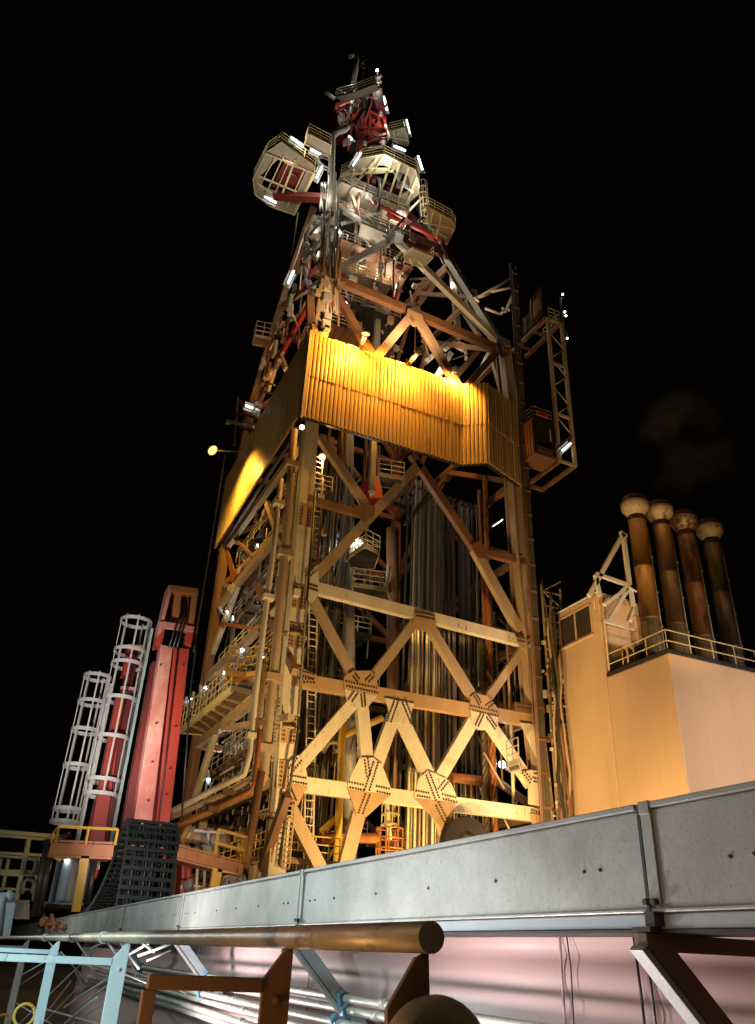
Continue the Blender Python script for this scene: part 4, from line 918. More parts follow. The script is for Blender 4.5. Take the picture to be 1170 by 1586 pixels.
# inner floors along the left face with railings, brackets and pipes
for i,(z,x1,y0,y1) in enumerate(((4.2,17,41.5,57),(7.9,15.6,42,58),(10.6,14.6,46,57),(16.2,15.4,43,56),(18.4,15,44,58),(21.5,15.8,42.5,55),(24.3,15,46,58),(27,15.5,43,57))):
    m=MB();m.box((12.95,y0,z),(x1,y1,z+.08))
    for k in range(7): y=y0+(y1-y0)*k/6;m.box((12.95,y-.08,z-.22),(x1,y+.08,z-.004))
    dpart('inner_floor',m,'dark' if i%2 else 'brown')
    m=MB();rails(m,[(12.9,y1,z+.08),(12.9,y0,z+.08),(x1,y0,z+.08)],1.1,sp=1.6,r=.032);dpart('floor_railing',m,('yellow','railcream','grey')[i%3])
for i in range(70):       # upright and raking pipes close behind the left face
    x=random.uniform(12.9,14.6);y=random.uniform(41,58.5);z0=random.choice((0,2,4,7,10,13,16,18,21));h=random.uniform(2.5,10)
    z1=min(z0+h,29.3);dx,dy=(random.uniform(-.1,.1),random.uniform(-.15,.15)) if i%3 else (random.uniform(-.5,.8),random.uniform(-2.5,2.5))
    m=MB();a=V((x,y,z0));b=V((x+dx,min(58.5,max(40.8,y+dy)),z1));m.tube([a,lerp(a,b,.5)+V((random.uniform(-.08,.08),0,0)),b],random.choice((.05,.07,.09,.13)),6)
    dpart('pipe_run',m,cyc[i%5])
for i in range(34):       # horizontal runs along the left face
    z=random.uniform(3,29);y=random.uniform(41,50);L=random.uniform(3,8);x=random.uniform(12.75,13.6)
    m=MB();m.tube([V((x,y,z)),V((x,y+L,z+random.uniform(-.1,.1)))],random.choice((.05,.08,.11)),6)
    if i%3==0: m.tube([V((x,y,z)),V((x+.1,y-.15,z-.3)),V((x+.1,y-.2,z-1.6))],.07,6)
    dpart('cross_pipe',m,cyc[(i+2)%5])
for i in range(60):
    x=random.uniform(12.7,15);y=random.uniform(41,58);z=random.uniform(2.5,29);s=V((random.uniform(.1,.3),random.uniform(.12,.4),random.uniform(.15,.5)))
    m=MB();m.box(V((x,y,z))-s,V((x,y,z))+s);m.tube([V((x,y,z))+V((0,0,s.z)),V((x,y,z))+V((0,0,s.z+.6))],.04,5);dpart('junction_box',m,('cream','grey','brown','dark','tan')[i%5])
# centre of the derrick: thin bracing, cable drops, small landings
for i in range(46):
    x=random.uniform(17.5,21.5);y=random.uniform(45.5,57);z0=random.uniform(1,22);z1=min(30,z0+random.uniform(4,12))
    m=MB();a=V((x,y,z0));b=V((x+random.uniform(-.2,.2),y,z1)) if i%2 else V((x+random.uniform(-2.2,2.2),y+random.uniform(-1,1),z0+random.uniform(1.5,4)));m.tube([a,b],random.choice((.04,.06,.1,.14)),6);dpart('inner_tube',m,('dark','brown','grey','hose')[i%4])
for i,(z,x0,x1,y) in enumerate(((6,17.6,21,47),(11,18,20.5,48),(15,17.4,21.2,46.6),(19.2,17.6,20.6,47),(25.5,17.8,21,47.5))):
    m=MB();m.box((x0,y,z),(x1,y+2.2,z+.1));
    for k in range(6): x=x0+(x1-x0)*k/5;m.box((x-.05,y,z-.18),(x+.05,y+2.2,z-.004))
    dpart('inner_landing',m,'dark');m=MB();rails(m,[(x0,y,z+.1),(x1,y,z+.1)],1.1,sp=.9,r=.03);dpart('landing_railing',m,('grey','railcream')[i%2])
# right part: uprights and lacing behind the right leg
for i in range(40):
    x=random.uniform(27.2,29.4);y=random.uniform(41,46);z0=random.uniform(0,18);a=V((x,y,z0))
    b=V((x+random.uniform(-.15,.15),y,z0+random.uniform(4,11))) if i%2 else V((x+random.uniform(-1.4,1),y,z0+random.uniform(.8,2)))
    m=MB();m.tube([a,b],random.choice((.05,.07,.1)),6);dpart('riser_pipe',m,('dark','brown','tan','hose','cream')[i%5])
for i in range(30):
    x=random.uniform(28.3,29.4);z=random.uniform(3,18);s=random.uniform(.1,.28);m=MB();m.box((x,39.0,z),(x+s,39.2,z+s*random.uniform(.5,2)));dpart('clip_box',m,('tan','cream','brown')[i%3])
# upper derrick: inner guide rails, lacing and cable drops up to the crown
for x,y,r_,mt in((17.6,47.5,.28,'brown'),(20.4,47.5,.28,'grey'),(17.2,49.5,.16,'dark'),(20.8,50,.16,'dark'),(19,51,.2,'brown')):
    m=MB();m.bar(V((x,y,31)),V((x+(18.9-x)*.25,y+.4,64)),r_*1.6,r_*1.6);dpart('guide_rail',m,mt)
for i in range(80):
    z0=random.uniform(42,63);t=(z0-42)/24;hw=7.4*(1-t)+3.2*t;x=19.3+random.uniform(-hw,hw);y=random.uniform(44+3*t,54-2*t);a=V((x,y,z0))
    if i%3==0: b=a+V((random.uniform(-.2,.2),0,random.uniform(2,6)))
    elif i%3==1: b=a+V((random.uniform(-2.6,2.6),random.uniform(-1,1),random.uniform(.8,2.6)))
    else: b=a+V((random.uniform(-1.5,1.5),random.uniform(-2.5,2.5),random.uniform(-.3,.3)))
    m=MB();m.tube([a,b],random.choice((.05,.07,.1,.15)),6);dpart('lacing_tube',m,('brown','grey','tan','reddark','dark','cream')[i%6])
for i,(z,x0,x1,y0,y1) in enumerate(((44.5,14,18,46,50),(48.5,15,22,47,50),(52.5,15.5,21,47.4,50.5),(55.5,16,23,47,50),(58.5,15,22.4,46.5,50),(61.5,15,22,46,49.5))):
    m=MB();m.box((x0,y0,z),(x1,y1,z+.1))
    for k in range(7): x=x0+(x1-x0)*k/6;m.box((x-.06,y0,z-.2),(x+.06,y1,z-.004))
    dpart('upper_landing',m,('brown','dark','dirtypanel')[i%3]);m=MB();rails(m,[(x0,y1,z+.1),(x0,y0,z+.1),(x1,y0,z+.1),(x1,y1,z+.1)],1.1,sp=1.1,r=.034);dpart('upper_railing',m,('railcream','grey')[i%2])
for i in range(45):
    z=random.uniform(45,66);t=(z-42)/24;hw=6.5*(1-t)+3.5*t;c=V((19+random.uniform(-hw,hw),random.uniform(45.5,48.5),z));s=V((random.uniform(.1,.35),.2,random.uniform(.12,.4)))
    m=MB();m.box(c-s,c+s);m.tube([c,c+V((random.uniform(-.8,.8),0,random.uniform(-.9,.9)))],.05,5);dpart('equipment_box',m,('grey','dirtypanel','reddark','tan','cream')[i%5])
# small lit tubes down the left face and inside
for x0,y0,x1,y1,X,l in((361,955,365,968,13.2,'dim tube light on the left face above the orange elbow arm'),(398,838,400,848,13.4,'dim tube light behind the slim standpipe below the side wall'),(416,963,421,968,13.2,'small round-looking tube light beside the slim standpipe'),(300,1112,308,1107,13.4,'dim tube light under the far end of the slatted walkway'),(405,1006,408,1020,13.0,'dim tube light on the right side of the yellow basket')):
    tubelight(PX(x0,y0,X),PX(x1,y1,X),l,w=.09)
for x,y,Y,p in((500,470,46,300),(560,420,48,380),(600,440,49,300),(640,380,48,260),(700,440,47,220),(690,560,46,260)): light('inner_fill','POINT',P(x,y,Y),p,(1,.85,.6),None,.2)  # unseen point lights added to brighten the upper derrick
for x,y,X,p in((380,900,14.5,260),(340,1000,14.5,260),(400,1000,14.5,240),(340,1180,14.5,260),(400,1150,14.6,200),(370,1080,14.4,200)): light('inner_fill','POINT',PX(x,y,X),p,(1,.86,.6),None,.2)  # unseen point lights added inside the left face
# splice plates on the front left leg
for q in((446,1130),(441,1200),(458,985),(463,925),(472,800)):
    p=P(*q,39.97);m=MB();m.box(p+V((-.5,-.06,-.7)),p+V((.5,-.002,.7)));m.cur=1
    for dx in(-.36,-.2,.2,.36):
        for k in range(6):
            c=p+V((dx,-.06,-.55+.22*k));m.tube([c,c+V((0,-.05,0))],.05,6,True,False)
    m.build('splice_plate',[M['tan2'],M['bolt']],D)
# ------------------------------------------------------------------ buff deckhouse with roof railing
HX,HY=30.35,30.
root=thing('deckhouse','buff windowed deckhouse with a raised rear tower, right of the derrick','deckhouse',(34,34,-1.7))
RZ2=14.72;TZt=20.05;TY=35.0;BY=39.07
m=MB();m.box((HX,HY,-1.7),(42,TY-.003,RZ2));m.build('walls',M['house'],root,bevel=.1)
m=MB();m.box((HX,TY,-1.7),(33.2,BY,TZt));m.build('tower',M['house'],root,bevel=.12)
m=MB()
m.box((HX-.02,HY-.02,RZ2+.004),(HX+.25,TY-.05,RZ2+.22));m.box((HX+.25,HY-.02,RZ2+.004),(42,HY+.22,RZ2+.22));m.build('roof_kerb',M['black'],root,bevel=.04)
m=MB();m.box((HX+.25,HY+.22,RZ2+.002),(42,TY-.05,RZ2+.05));m.build('roof_deck',M['dark'],root)
m=MB();m.tube([V((HX+.18,TY-.12,RZ2+.2)),V((HX+.18,TY-.12,TZt-.2)),V((HX+.18,TY+.3,TZt+.03))],.07,8);m.tube([V((HX-.05,TY+.35,TZt-1)),V((HX-.05,TY+.35,TZt)),V((HX+.2,TY+.35,TZt+.06))],.05,8)
m.build('corner_conduit',M['house'],root)
m=MB();m.box((HX-.03,TY+.1,TZt+.002),(33.25,BY+.03,TZt+.10));m.build('tower_roof_edge',M['white'],root,bevel=.03)
for yy in(31.7,33.4,36.6,38):
    m=MB();m.box((HX-.006,yy,-1.7),(HX+.01,yy+.035,RZ2-.02 if yy<35 else 16.8));m.build('weld_seam',M['house'],root)
for xx in(32.2,34.4,36.6):
    m=MB();m.box((xx,HY-.006,-1.7),(xx+.035,HY+.01,RZ2-.02));m.build('weld_seam',M['house'],root)
# window on the tower
q=[PX(*p,HX-.02) for p in((867,960),(914,936),(919,984),(873,999))]
y0=min(p.y for p in q);y1=max(p.y for p in q);z0=min(p.z for p in q[2:]);z1=max(p.z for p in q[:2])
z0=(q[2].z+q[3].z)/2;z1=(q[0].z+q[1].z)/2
m=MB()
for a,b in(((y0,z0),(y1,z0)),((y0,z1),(y1,z1)),((y0,z0),(y0,z1)),((y1,z0),(y1,z1)),(((y0+y1)/2,z0),((y0+y1)/2,z1))):
    m.bar(V((HX-.005,a[0],a[1])),V((HX-.005,b[0],b[1])),.12,.1,XN,off=.06)
m.bar(V((HX-.0,y0-.1,z0-.1)),V((HX-.0,y1+.1,z0-.1)),.08,.16,XN,off=.14)
wf=m.build('window',M['house'],root)
m=MB();m.box((HX-.03,y0+.05,z0+.05),(HX-.006,y1-.05,z1-.05));m.build('pane',M['glass'],wf)
root=thing('roof_railing','thin two bar railing round the deckhouse roof edge, buff yellow','railing',(HX,HY,RZ2))
m=MB();z=RZ2+.2
rails(m,[(HX+.1,TY-.25,z),(HX+.1,HY+.1,z),(41.9,HY+.1,z)],1.12,lv=(.5,1.1),r=.032,sp=1.75)
m.build('rails',M['railcream'],root)
m=MB()
for s in(-.22,.22): m.tube([V((HX+.15,33.4+s,z)),V((HX+.15,33.4+s,z+1.0)),V((HX+.3,33.4+s,z+1.25)),V((HX+.6,33.4+s,z+1.0)),V((HX+.6,33.4+s,z))],.035,6)
m.build('gate_loop',M['yellow'],root)
# ------------------------------------------------------------------ exhaust stacks
SY=34.2
stk=[((1011,985),(985,797),'leftmost and tallest looking of the four exhaust stacks, with an orange scorched shaft'),((1053,985),(1021,805),'second exhaust stack from the left, rust streaked'),((1092,990),(1059,820),'third exhaust stack from the left, with a badly flaked cap'),((1136,1000),(1098,832),'rightmost exhaust stack, darkest shaft of the four')]
for i,(b,t,l) in enumerate(stk):
    T=P(*t,SY);B=P(*b,SY);B=V(((B.x+T.x)/2,SY,RZ2+.05));T=V((B.x,SY,T.z));h=T.z-B.z
    root=thing('exhaust_stack',l,'exhaust stack',B,'exhaust stacks on the deckhouse roof')
    r=.545
    f=[.30,.30,.27,.25][i]*h+.4
    m=MB();m.lathe(B,[(r*1.06,0),(r*1.06,f-.02),(r*1.0,f)],24);m.build('lower_cladding',M['stacklow'],root)
    m=MB();pr=[(r*.98,f-.1),(r*.99,f+.05)]
    for g in(f+.12,f+(h-f)*.48,f+(h-f)*.93): pr+=[(r,g-.09),(r*1.05,g-.08),(r*1.06,g+.05),(r*1.0,g+.07)]
    pr+=[(r,h)]
    m.lathe(B,pr,24);m.build('shaft',M['stack%d'%i],root)
    m=MB()
    for a in(200,250,300,340):
        a=math.radians(a);o=V((r*1.07*math.cos(a),r*1.07*math.sin(a),0));m.bar(B+o,B+o+V((0,0,f-.05)),.06,.05,o.normalized(),off=.03)
    m.build('cladding_ribs',M['stacklow'],root)
    m=MB();m.lathe(T,[(r*1.02,-.16),(r*1.06,-.05),(r*1.45,.22),(r*1.6,.36),(r*1.62,.70),(r*1.58,.74)],26);m.build('cap',M['cap%d'%i],root)
    m=MB();m.lathe(T,[(r*1.58,.743),(r*1.67,.76),(r*1.66,.82),(r*1.42,.86),(r*1.40,1.18),(r*1.2,1.28),(r*1.15,1.28),(r*1.1,.9)],26);m.build('rim',M['caprust'],root)
    m=MB();a=math.radians(330);o=V((r*1.12*math.cos(a),r*1.12*math.sin(a),0));m.tube([B+o,T+o+V((0,0,-.9))],.045,6)
    for k in(.3,.5,.72): m.box(B+o+V((-.07,-.07,h*k)),B+o+V((.07,.07,h*k+.12)))
    m.build('sensor_conduit',M['grey'],root)
root=thing('stack_frame','pale angle iron frame bracing the stacks beside the deckhouse tower','frame',P(950,930,34))
m=MB()
for q in((967,826,914,922,.26),(967,826,977,905,.26),(925,888,976,906,.22),(924,890,931,922,.22),(972,908,958,922,.2),(975,909,938,936,.22),(976,909,944,962,.22),(979,912,983,938,.22),(962,824,972,830,.25)): m.bar(P(q[0],q[1],34.3),P(q[2],q[3],34.3),q[4],.2)
m.bar(P(938,961,34.1),P(985,974,34.1),.14,.2);m.bar(P(974,908,34.2),P(987,916,34.2),.08,.1)
m.build('angle_bars',M['white'],root)
m=MB();m.box((32.6,34.6,17.0),(34.2,35.6,19.0));m.build('duct_box',M['house'],root,bevel=.2)
m=MB();m.plate([P(*p,34.75) for p in((985,935),(1000,930),(1006,980),(975,960))],(0,.2,0));m.build('sheet',M['white'],root,bevel=.05)
# small roof clutter behind the right railing
for i,(x,y,l) in enumerate(((1120,1020,'dark vent box on the deckhouse roof near the right stack'),(1150,1028,'second dark vent box farther right on the deckhouse roof'))):
    m=MB();c=P(x,y,32);m.box((c.x-.3,31.7,RZ2+.06),(c.x+.3,32.3,RZ2+.7));m.lathe(V((c.x,32,RZ2+.72)),[(.18,0),(.18,.2),(.3,.22),(.3,.36),(.1,.44)],12);tag(m.build('vent_box',M['dark'],bevel=.03),l,'vent')
# faint smoke drifting off the stacks
m=MB();c=P(1060,690,35);m.lathe(c+V((.5,0,-4.2)),[(1.2,0),(2.6,1),(4.2,3),(4.6,5),(3.6,7.4),(.8,9)],24)
sm=bpy.data.materials.new('stack_smoke');sm.use_nodes=True;nt=sm.node_tree;nt.nodes.remove(nt.nodes['Principled BSDF'])
pv=nt.nodes.new('ShaderNodeVolumePrincipled');pv.inputs['Color'].default_value=(.8,.7,.6,1);pv.inputs['Anisotropy'].default_value=.2
tc=nt.nodes.new('ShaderNodeTexCoord');nz=nt.nodes.new('ShaderNodeTexNoise');nz.inputs['Scale'].default_value=.28;nz.inputs['Detail'].default_value=4
gr=nt.nodes.new('ShaderNodeTexGradient');gr.gradient_type='SPHERICAL';mp=nt.nodes.new('ShaderNodeMapping');mp.vector_type='POINT'
mp.inputs['Location'].default_value=(0,0,-1.0);mp.inputs['Scale'].default_value=(.23,.23,.22)
nt.links.new(tc.outputs['Object'],mp.inputs[0]);nt.links.new(mp.outputs[0],gr.inputs[0]);nt.links.new(tc.outputs['Object'],nz.inputs['Vector'])
r_=nt.nodes.new('ShaderNodeMapRange');r_.inputs[1].default_value=.44;r_.inputs[2].default_value=.72
nt.links.new(nz.outputs['Fac'],r_.inputs[0])
mu=nt.nodes.new('ShaderNodeMath');mu.operation='MULTIPLY';nt.links.new(r_.outputs[0],mu.inputs[0]);nt.links.new(gr.outputs['Fac'],mu.inputs[1])
m2=nt.nodes.new('ShaderNodeMath');m2.operation='MULTIPLY';nt.links.new(mu.outputs[0],m2.inputs[0]);m2.inputs[1].default_value=.26
nt.links.new(m2.outputs[0],pv.inputs['Density']);nt.links.new(pv.outputs[0],nt.nodes['Material Output'].inputs['Volume'])
tag(m.build('smoke',sm),'faint brown smoke hanging above the exhaust stacks','smoke',kind='stuff')
# ------------------------------------------------------------------ red lifting towers at the left
def red_tower(Y,sx,label,dy,main,head=True):
    f=lambda x,y,YY=Y:P(x,y,YY)
    root=thing('lifting_tower',label,'tower',f(*main['foot'])+V((0,.4,0)))
    for name,poly,yy,d,mt in main['parts']:
        m=MB();pl=[f(x,y,Y+yy) for x,y in poly]
        # stand the foot on the deck behind the trunking
        m.plate(pl,(0,d,0));m.build(name,M[mt],root,bevel=.02)
    return root
Y1=26.
t1=red_tower(Y1,0,'large chalky red lifting tower with an open box head, right of the caged ladders',0,{'foot':(235,1300),'parts':[
 ('front_channel',[(198,1330),(229,1330),(268,1002),(250,998)],0,.5,'redchalk'),
 ('web',[(229,1330),(238,1330),(271,1003),(266,1003)],.28,.1,'reddark'),
 ('side_channel',[(236,1330),(257,1330),(294,1005),(270,1002)],0,.5,'red'),
 ('side_flange',[(180,1330),(199,1330),(243,1024),(237,1024)],.5,.5,'reddark'),
 ('rear_plate',[(200,1330),(250,1330),(290,1006),(244,1006)],.9,.1,'reddark'),
 ('inner_mast_side',[(241,1000),(251,998),(259,962),(247,962)],.2,.6,'red'),
 ('collar',[(247,962),(259,962),(258,970),(245,985)],.02,.6,'redchalk'),
 ('collar',[(256,962),(302,970),(300,979),(255,972)],.0,.16,'redchalk'),
 ('collar_side',[(291,976),(302,972),(296,1002),(287,998)],.05,.5,'red'),
 ('head_side',[(262,905),(268,909),(254,966),(246,975)],.1,.7,'redchalk'),
 ('head_top',[(262,905),(308,911),(307,921),(265,915)],.06,.7,'orange'),
 ('head_side',[(299,915),(308,914),(300,972),(291,972)],.1,.7,'orange'),
 ('head_back',[(264,908),(304,914),(294,975),(250,970)],.8,.08,'reddark'),
 ('sheave_plate',[(272,918),(283,919),(277,962),(266,961)],.25,.35,'orange')]})
m=MB()
for x0,x1 in((280,262),(287,268),(292,274)): m.tube([P(x0+2,925,Y1+.2),P(x0,950,Y1+.12),P(x0-6,965,Y1-.06),P(x1,1004,Y1-.06)],.03,6)
m.tube([P(276,1003,Y1-.05),P(240,1328,Y1-.05)],.025,6)
m.build('hoist_ropes',M['black'],t1)
for x,y in((253,1030),(288,1030),(246,1120),(276,1125),(240,1180),(268,1190),(262,1230),(234,1240)): m=MB();q=P(x-4,y,Y1);m.tube([q,q+V((0,-.05,0))],.035,6);m.build('bolt',M['bolt'],t1)
pipe('loose rope hanging beside the red tower on its right',[(302,975),(303,1010),(296,1060),(290,1150),(282,1262)],Y1+.3,.03,'black','rope','rope')
Y2=30.
t2=red_tower(Y2,0,'smaller orange red lifting tower standing behind the caged ladders',0,{'foot':(150,1310),'parts':[
 ('front_channel',[(134,1320),(160,1320),(194,1078),(182,1075)],0,.5,'red'),
 ('side_channel',[(160,1320),(172,1320),(206,1080),(194,1078)],.1,.5,'reddark'),
 ('rear_plate',[(128,1320),(165,1320),(204,1078),(183,1075)],.7,.1,'reddark'),
 ('inner_mast',[(188,1076),(202,1078),(215,1010),(204,1008)],.2,.5,'reddark'),
 ('head_side',[(199,998),(206,996),(198,1045),(190,1045)],.1,.6,'red'),
 ('head_top',[(199,997),(230,1000),(229,1007),(201,1005)],.0,.6,'redchalk'),
 ('head_back',[(202,1000),(228,1003),(220,1050),(196,1046)],.6,.06,'reddark'),
 ('collar',[(188,1062),(210,1064),(208,1072),(187,1070)],.0,.2,'redchalk')]})
# ------------------------------------------------------------------ caged ladders
def cage(Y,a,b,hoops,label,R,mat,railmat,split=None,nbar=7):
    A=P(*a,Y);B=P(*b,Y);B=V((A.x,A.y,B.z));h=A.z-B.z
    root=thing('caged_ladder',label,'caged ladder',B,'caged ladders beside the red towers')
    for t in hoops:
        m=MB();c=V((A.x,A.y,B.z+h*t));m.ring(c,R,.03,n=24,flat=.13);m.build('hoop',mat,root)
    segs=[(0,split[0]),(split[1],1)] if split else [(0,1)]
    m=MB()
    for s0,s1 in segs:
        for k in range(nbar):
            an=math.radians(-235+290*k/(nbar-1));o=V(((R-.04)*math.cos(an),(R-.04)*math.sin(an),0))
            m.bar(V((A.x,A.y,B.z+h*s0-.04))+o,V((A.x,A.y,B.z+h*s1+.04))+o,.06,.03,o.normalized())
    m.build('cage_bars',mat,root)
    ang=math.radians(5);o=V((R*1.02*math.cos(ang),R*1.02*math.sin(ang),0))
    m=MB()
    zb=B.z-1.6
    for s in(-.25,.25): m.bar(V((A.x,A.y+s,zb))+o,V((A.x,A.y+s,A.z-.3 if 1 else 0))+o,.10,.16,V((0,-1,0)),off=.05)
    m.build('stringers',railmat,root)
    m=MB();z=zb+.2
    while z<A.z-.4: m.tube([V((A.x,A.y-.25,z))+o,V((A.x,A.y+.25,z))+o],.025,6);z+=.3
    m.build('rungs',railmat,root)
    return root
cage(30,(212,960),(163,1232),[0,.073,.30,.516,.72,.80,.985],'nearer caged ladder, white hoops turning blue white at the foot, against the red tower',.60,M['white'],M['railblue'],None)  # stringers carry the cool light they catch in their blue paint
cage(32,(152,1046),(104,1274),[0,.08,.36,.6,.8,.985],'farther caged ladder at the left, hoops standing against the black sky',.53,M['white'],M['white'],None)
# ------------------------------------------------------------------ cable drag chain
Yc=15.5
c0=P(203,1268,Yc);X0=c0.x;wd=(P(279,1276,Yc).x-X0);zt=c0.z
path=[(Yc-.12,.35),(Yc-.14,.8),(Yc-.06,zt-.5),(Yc+.10,zt-.15),(Yc+.38,zt),(Yc+.68,zt-.08),(Yc+1.0,zt-.35),(Yc+1.5,zt-.72),(Yc+2.3,zt-1.08),(Yc+3.6,zt-1.38),(Yc+5.5,zt-1.52)]
path=[V((0,y,z)) for y,z in path]
# resample
def catmull(p,n=14):
    out=[]
    for i in range(len(p)-1):
        a,b,c,d=p[max(0,i-1)],p[i],p[i+1],p[min(len(p)-1,i+2)]
        for k in range(n):
            t=k/n;out.append(.5*((2*b)+(c-a)*t+(2*a-5*b+4*c-d)*t*t+(3*b-a-3*c+d)*t**3))
    return out+[p[-1]]
cp=catmull(path);pts=[cp[0]];acc=0;step=.125
for a,b in zip(cp[:-1],cp[1:]):
    acc+=(b-a).length
    if acc>=step: pts.append(b);acc=0
root=thing('drag_chain','black cable drag chain arching up and over behind the trunking','drag chain',(X0+wd/2,Yc,.3))
for i in range(len(pts)-1):
    a,b=pts[i],pts[i+1];t=(b-a).normalized();n=V((0,-t.z,t.y))
    if i<4 and n.y>0: n=-n
    m=MB();d=.10
    for k in range(9):
        x=X0+wd*k/8;ww=.028 if k in(0,8) else .012
        dd=d if k in(0,8) else d*.7
        m.bar(V((x,a.y,a.z))-t*.012,V((x,b.y,b.z))+t*.012,ww,dd,n,off=dd/2)
    mid=(a+b)/2
    m.bar(V((X0-.015,mid.y,mid.z)),V((X0+wd+.015,mid.y,mid.z)),.062,.022,n,off=.06)
    m.bar(V((X0-.015,mid.y,mid.z)),V((X0+wd+.015,mid.y,mid.z)),.04,.02,n,off=-.04)
    m.build('chain_link',M['chain'],root)
m=MB()
for k in(1,3,4,6): m.tube([V((X0+wd*(k+.5)/8,p.y,p.z)) for p in pts],.03,6)
m.build('carried_cables',M['dark'],root)
# ------------------------------------------------------------------ yellow walkway behind the chain
def planks(label,q,Y,mat='yellow',name='walkway',cat='walkway',group='yellow walkways behind the trunking'):
    root=thing(name,label,cat,P((q[0]+q[2])/2,(q[1]+q[3])/2,Y),group)
    m=MB();a=P(q[0],q[1],Y);b=P(q[2],q[3],Y);m.bar(a,b,.3,.12);m.bar(a+V((0,.1,-.1)),b+V((0,.1,-.1)),.22,.9)
    m.bar(a+V((0,-.01,.2)),b+V((0,-.01,.2)),.06,.04)
    m.build('beam',M['orange'],root)
    return root,a,b
r,a,b=planks('orange yellow walkway beam left of the drag chain, under the caged ladders',(78,1314,176,1318),25)
m=MB();rails(m,[a+V((.1,1.4,.15)),a+V((.1,-.05,.15)),b+V((0,-.05,.15))],.42,sp=1.0,r=.04,lv=(1.1,));m.build('railing',M['yellow'],r)
m=MB()
for x in(128,): m.bar(P(133,1322,25.1),P(118,1412,25.1),.22,.2)
m.bar(P(100,1310,25.2),P(86,1330,25.2),.3,.2);m.build('leg',M['yellow'],r)
r,a,b=planks('orange yellow walkway beam right of the drag chain',(276,1320,376,1346),27)
m=MB();rails(m,[lerp(a,b,.55)+V((0,-.05,.2)),b+V((0,-.05,.2)),b+V((.2,1.5,.2))],.75,sp=.9,r=.05,lv=(.5,1.1));m.build('railing',M['yellow'],r)
m=MB();m.bar(P(338,1345,27.1),P(330,1392,27.1),.3,.2);m.bar(P(338,1345,27.1),P(376,1349,27.1),.2,.2);m.build('leg',M['yellow'],r)
platform('low yellow railed landing at the derrick foot, right of the drag chain',[(340,1372),(396,1358),(406,1356),(398,1364)],4.1,[0,1,2],'orange','yellow',h=1.3,sp=.8,group='yellow walkways behind the trunking')
for i,(q,Y,mt,d,l) in enumerate((([(283,1318),(300,1318),(298,1362),(281,1362)],29,'red',.8,'red pump casing behind the right walkway, left part'),([(281,1362),(325,1368),(320,1392),(278,1392)],29,'red',.8,'low red skid behind the right walkway'),([(140,1330),(158,1330),(150,1362),(132,1362)],27,'red',.6,'red locker behind the left walkway'),([(128,1364),(146,1364),(138,1392),(120,1392)],26,'orange',.5,'orange box below the red locker'))):
    root=thing('machinery_box',l,'machinery',P(*q[3],Y),'red machinery behind the walkways')
    slab(q,Y,d,mt,'casing',root,.06)
    m=MB();A=P(*lerp((*q[0],0),(*q[3],0),.4)[:2],Y-.05);B=P(*lerp((*q[1],0),(*q[2],0),.4)[:2],Y-.05);m.bar(A,B,.12,.06);m.build('band',M['railcream'],root)
    m=MB();A=lerp(P(*q[0],Y-.06),P(*q[2],Y-.06),.3);m.lathe(A,[(.12,-.05),(.2,0),(.2,.08),(.08,.12)],12,V((0,-1,0)));m.build('cover',M['grey'],root)
for i,(x0,y0,x1,y1,r_,mt,l) in enumerate(((303,1328,334,1312,.34,'white','shiny pale tilted tank behind the right walkway'),(298,1296,352,1304,.22,'tan','tan horizontal cylinder above the right walkway'),(285,1290,297,1296,.3,'yellow','yellow drum left of the tan cylinder'))):
    root=thing('tank',l,'tank',P(x0,y0,28.5),'small tanks behind the right walkway')
    m=MB();A=P(x0,y0,28.5);B=P(x1,y1,28.5);m.lathe(A,[(r_*.6,-.06),(r_,.04),(r_,(B-A).length-.04),(r_*.6,(B-A).length+.06)],16,B-A);m.build('shell',M[mt],root)
    m=MB()
    for t in(.25,.75):
        c=lerp(A,B,t);m.ring(c,r_+.02,.035,B-A,14,5);m.box(c+V((-.06,-.1,-r_-.3)),c+V((.06,.1,-r_)))
    m.build('saddles',M['grey'],root)
pipe('white pipe rack rail above the tan cylinder',[(300,1286),(322,1288),(323,1306),(324,1288),(352,1291)],28,.06,'white','pipe_rack','rail')
m=MB()
for q in((300,1382,335,1384),(300,1372,318,1374),(318,1340,316,1390),(330,1340,326,1390),(306,1345,304,1388),(345,1352,352,1384),(352,1360,375,1356),(356,1356,362,1380)): m.tube([P(q[0],q[1],28),P(q[2],q[3],28)],.05,6)
tag(m.build('pipework',M['railcream']),'cream pipework under the right walkway','pipework')
m=MB()
for k in range(9):
    c=P(352+k*2.6,1366+math.sin(k*2)*6,27.5);m.ring(c,.18,.05,V((math.sin(k),1,.2)),10,5)
tag(m.build('coiled_hose',M['grey']),'coiled grey hose on the low yellow landing','hose')
# white lit unit and railings at the far left
root=thing('filter_unit','blue white lit cylinder unit in a dark frame, left of the yellow leg','equipment',P(120,1400,26))
m=MB()
for x0,x1,yy in((108,97,1330),(134,121,1332)):
    A=P(x1,1398,26);B=P(x0,yy,26);m.lathe(A,[(.2,0),(.24,.1),(.24,(B-A).length-.1),(.12,(B-A).length)],14,V((0,0,1)))
m.build('cylinders',M['strut'],root)
m=MB()
for q in((82,1306,60,1420),(150,1318,133,1410),(74,1300,52,1420),(95,1310,150,1314),(70,1404,134,1408),(86,1302,110,1292)): m.tube([P(q[0],q[1],25.6),P(q[2],q[3],25.6)],.09,6)
m.build('frame',M['dark'],root)
m=MB();m.plate([P(*p,26.3) for p in((92,1320),(145,1322),(134,1402),(74,1402))],(0,.1,0));m.build('backplate',M['strut'],root)
m=MB();m.plate([P(*p,25.9) for p in((66,1396),(136,1398),(132,1410),(62,1408))],(0,.5,0));m.build('base',M['strut'],root,bevel=.04)
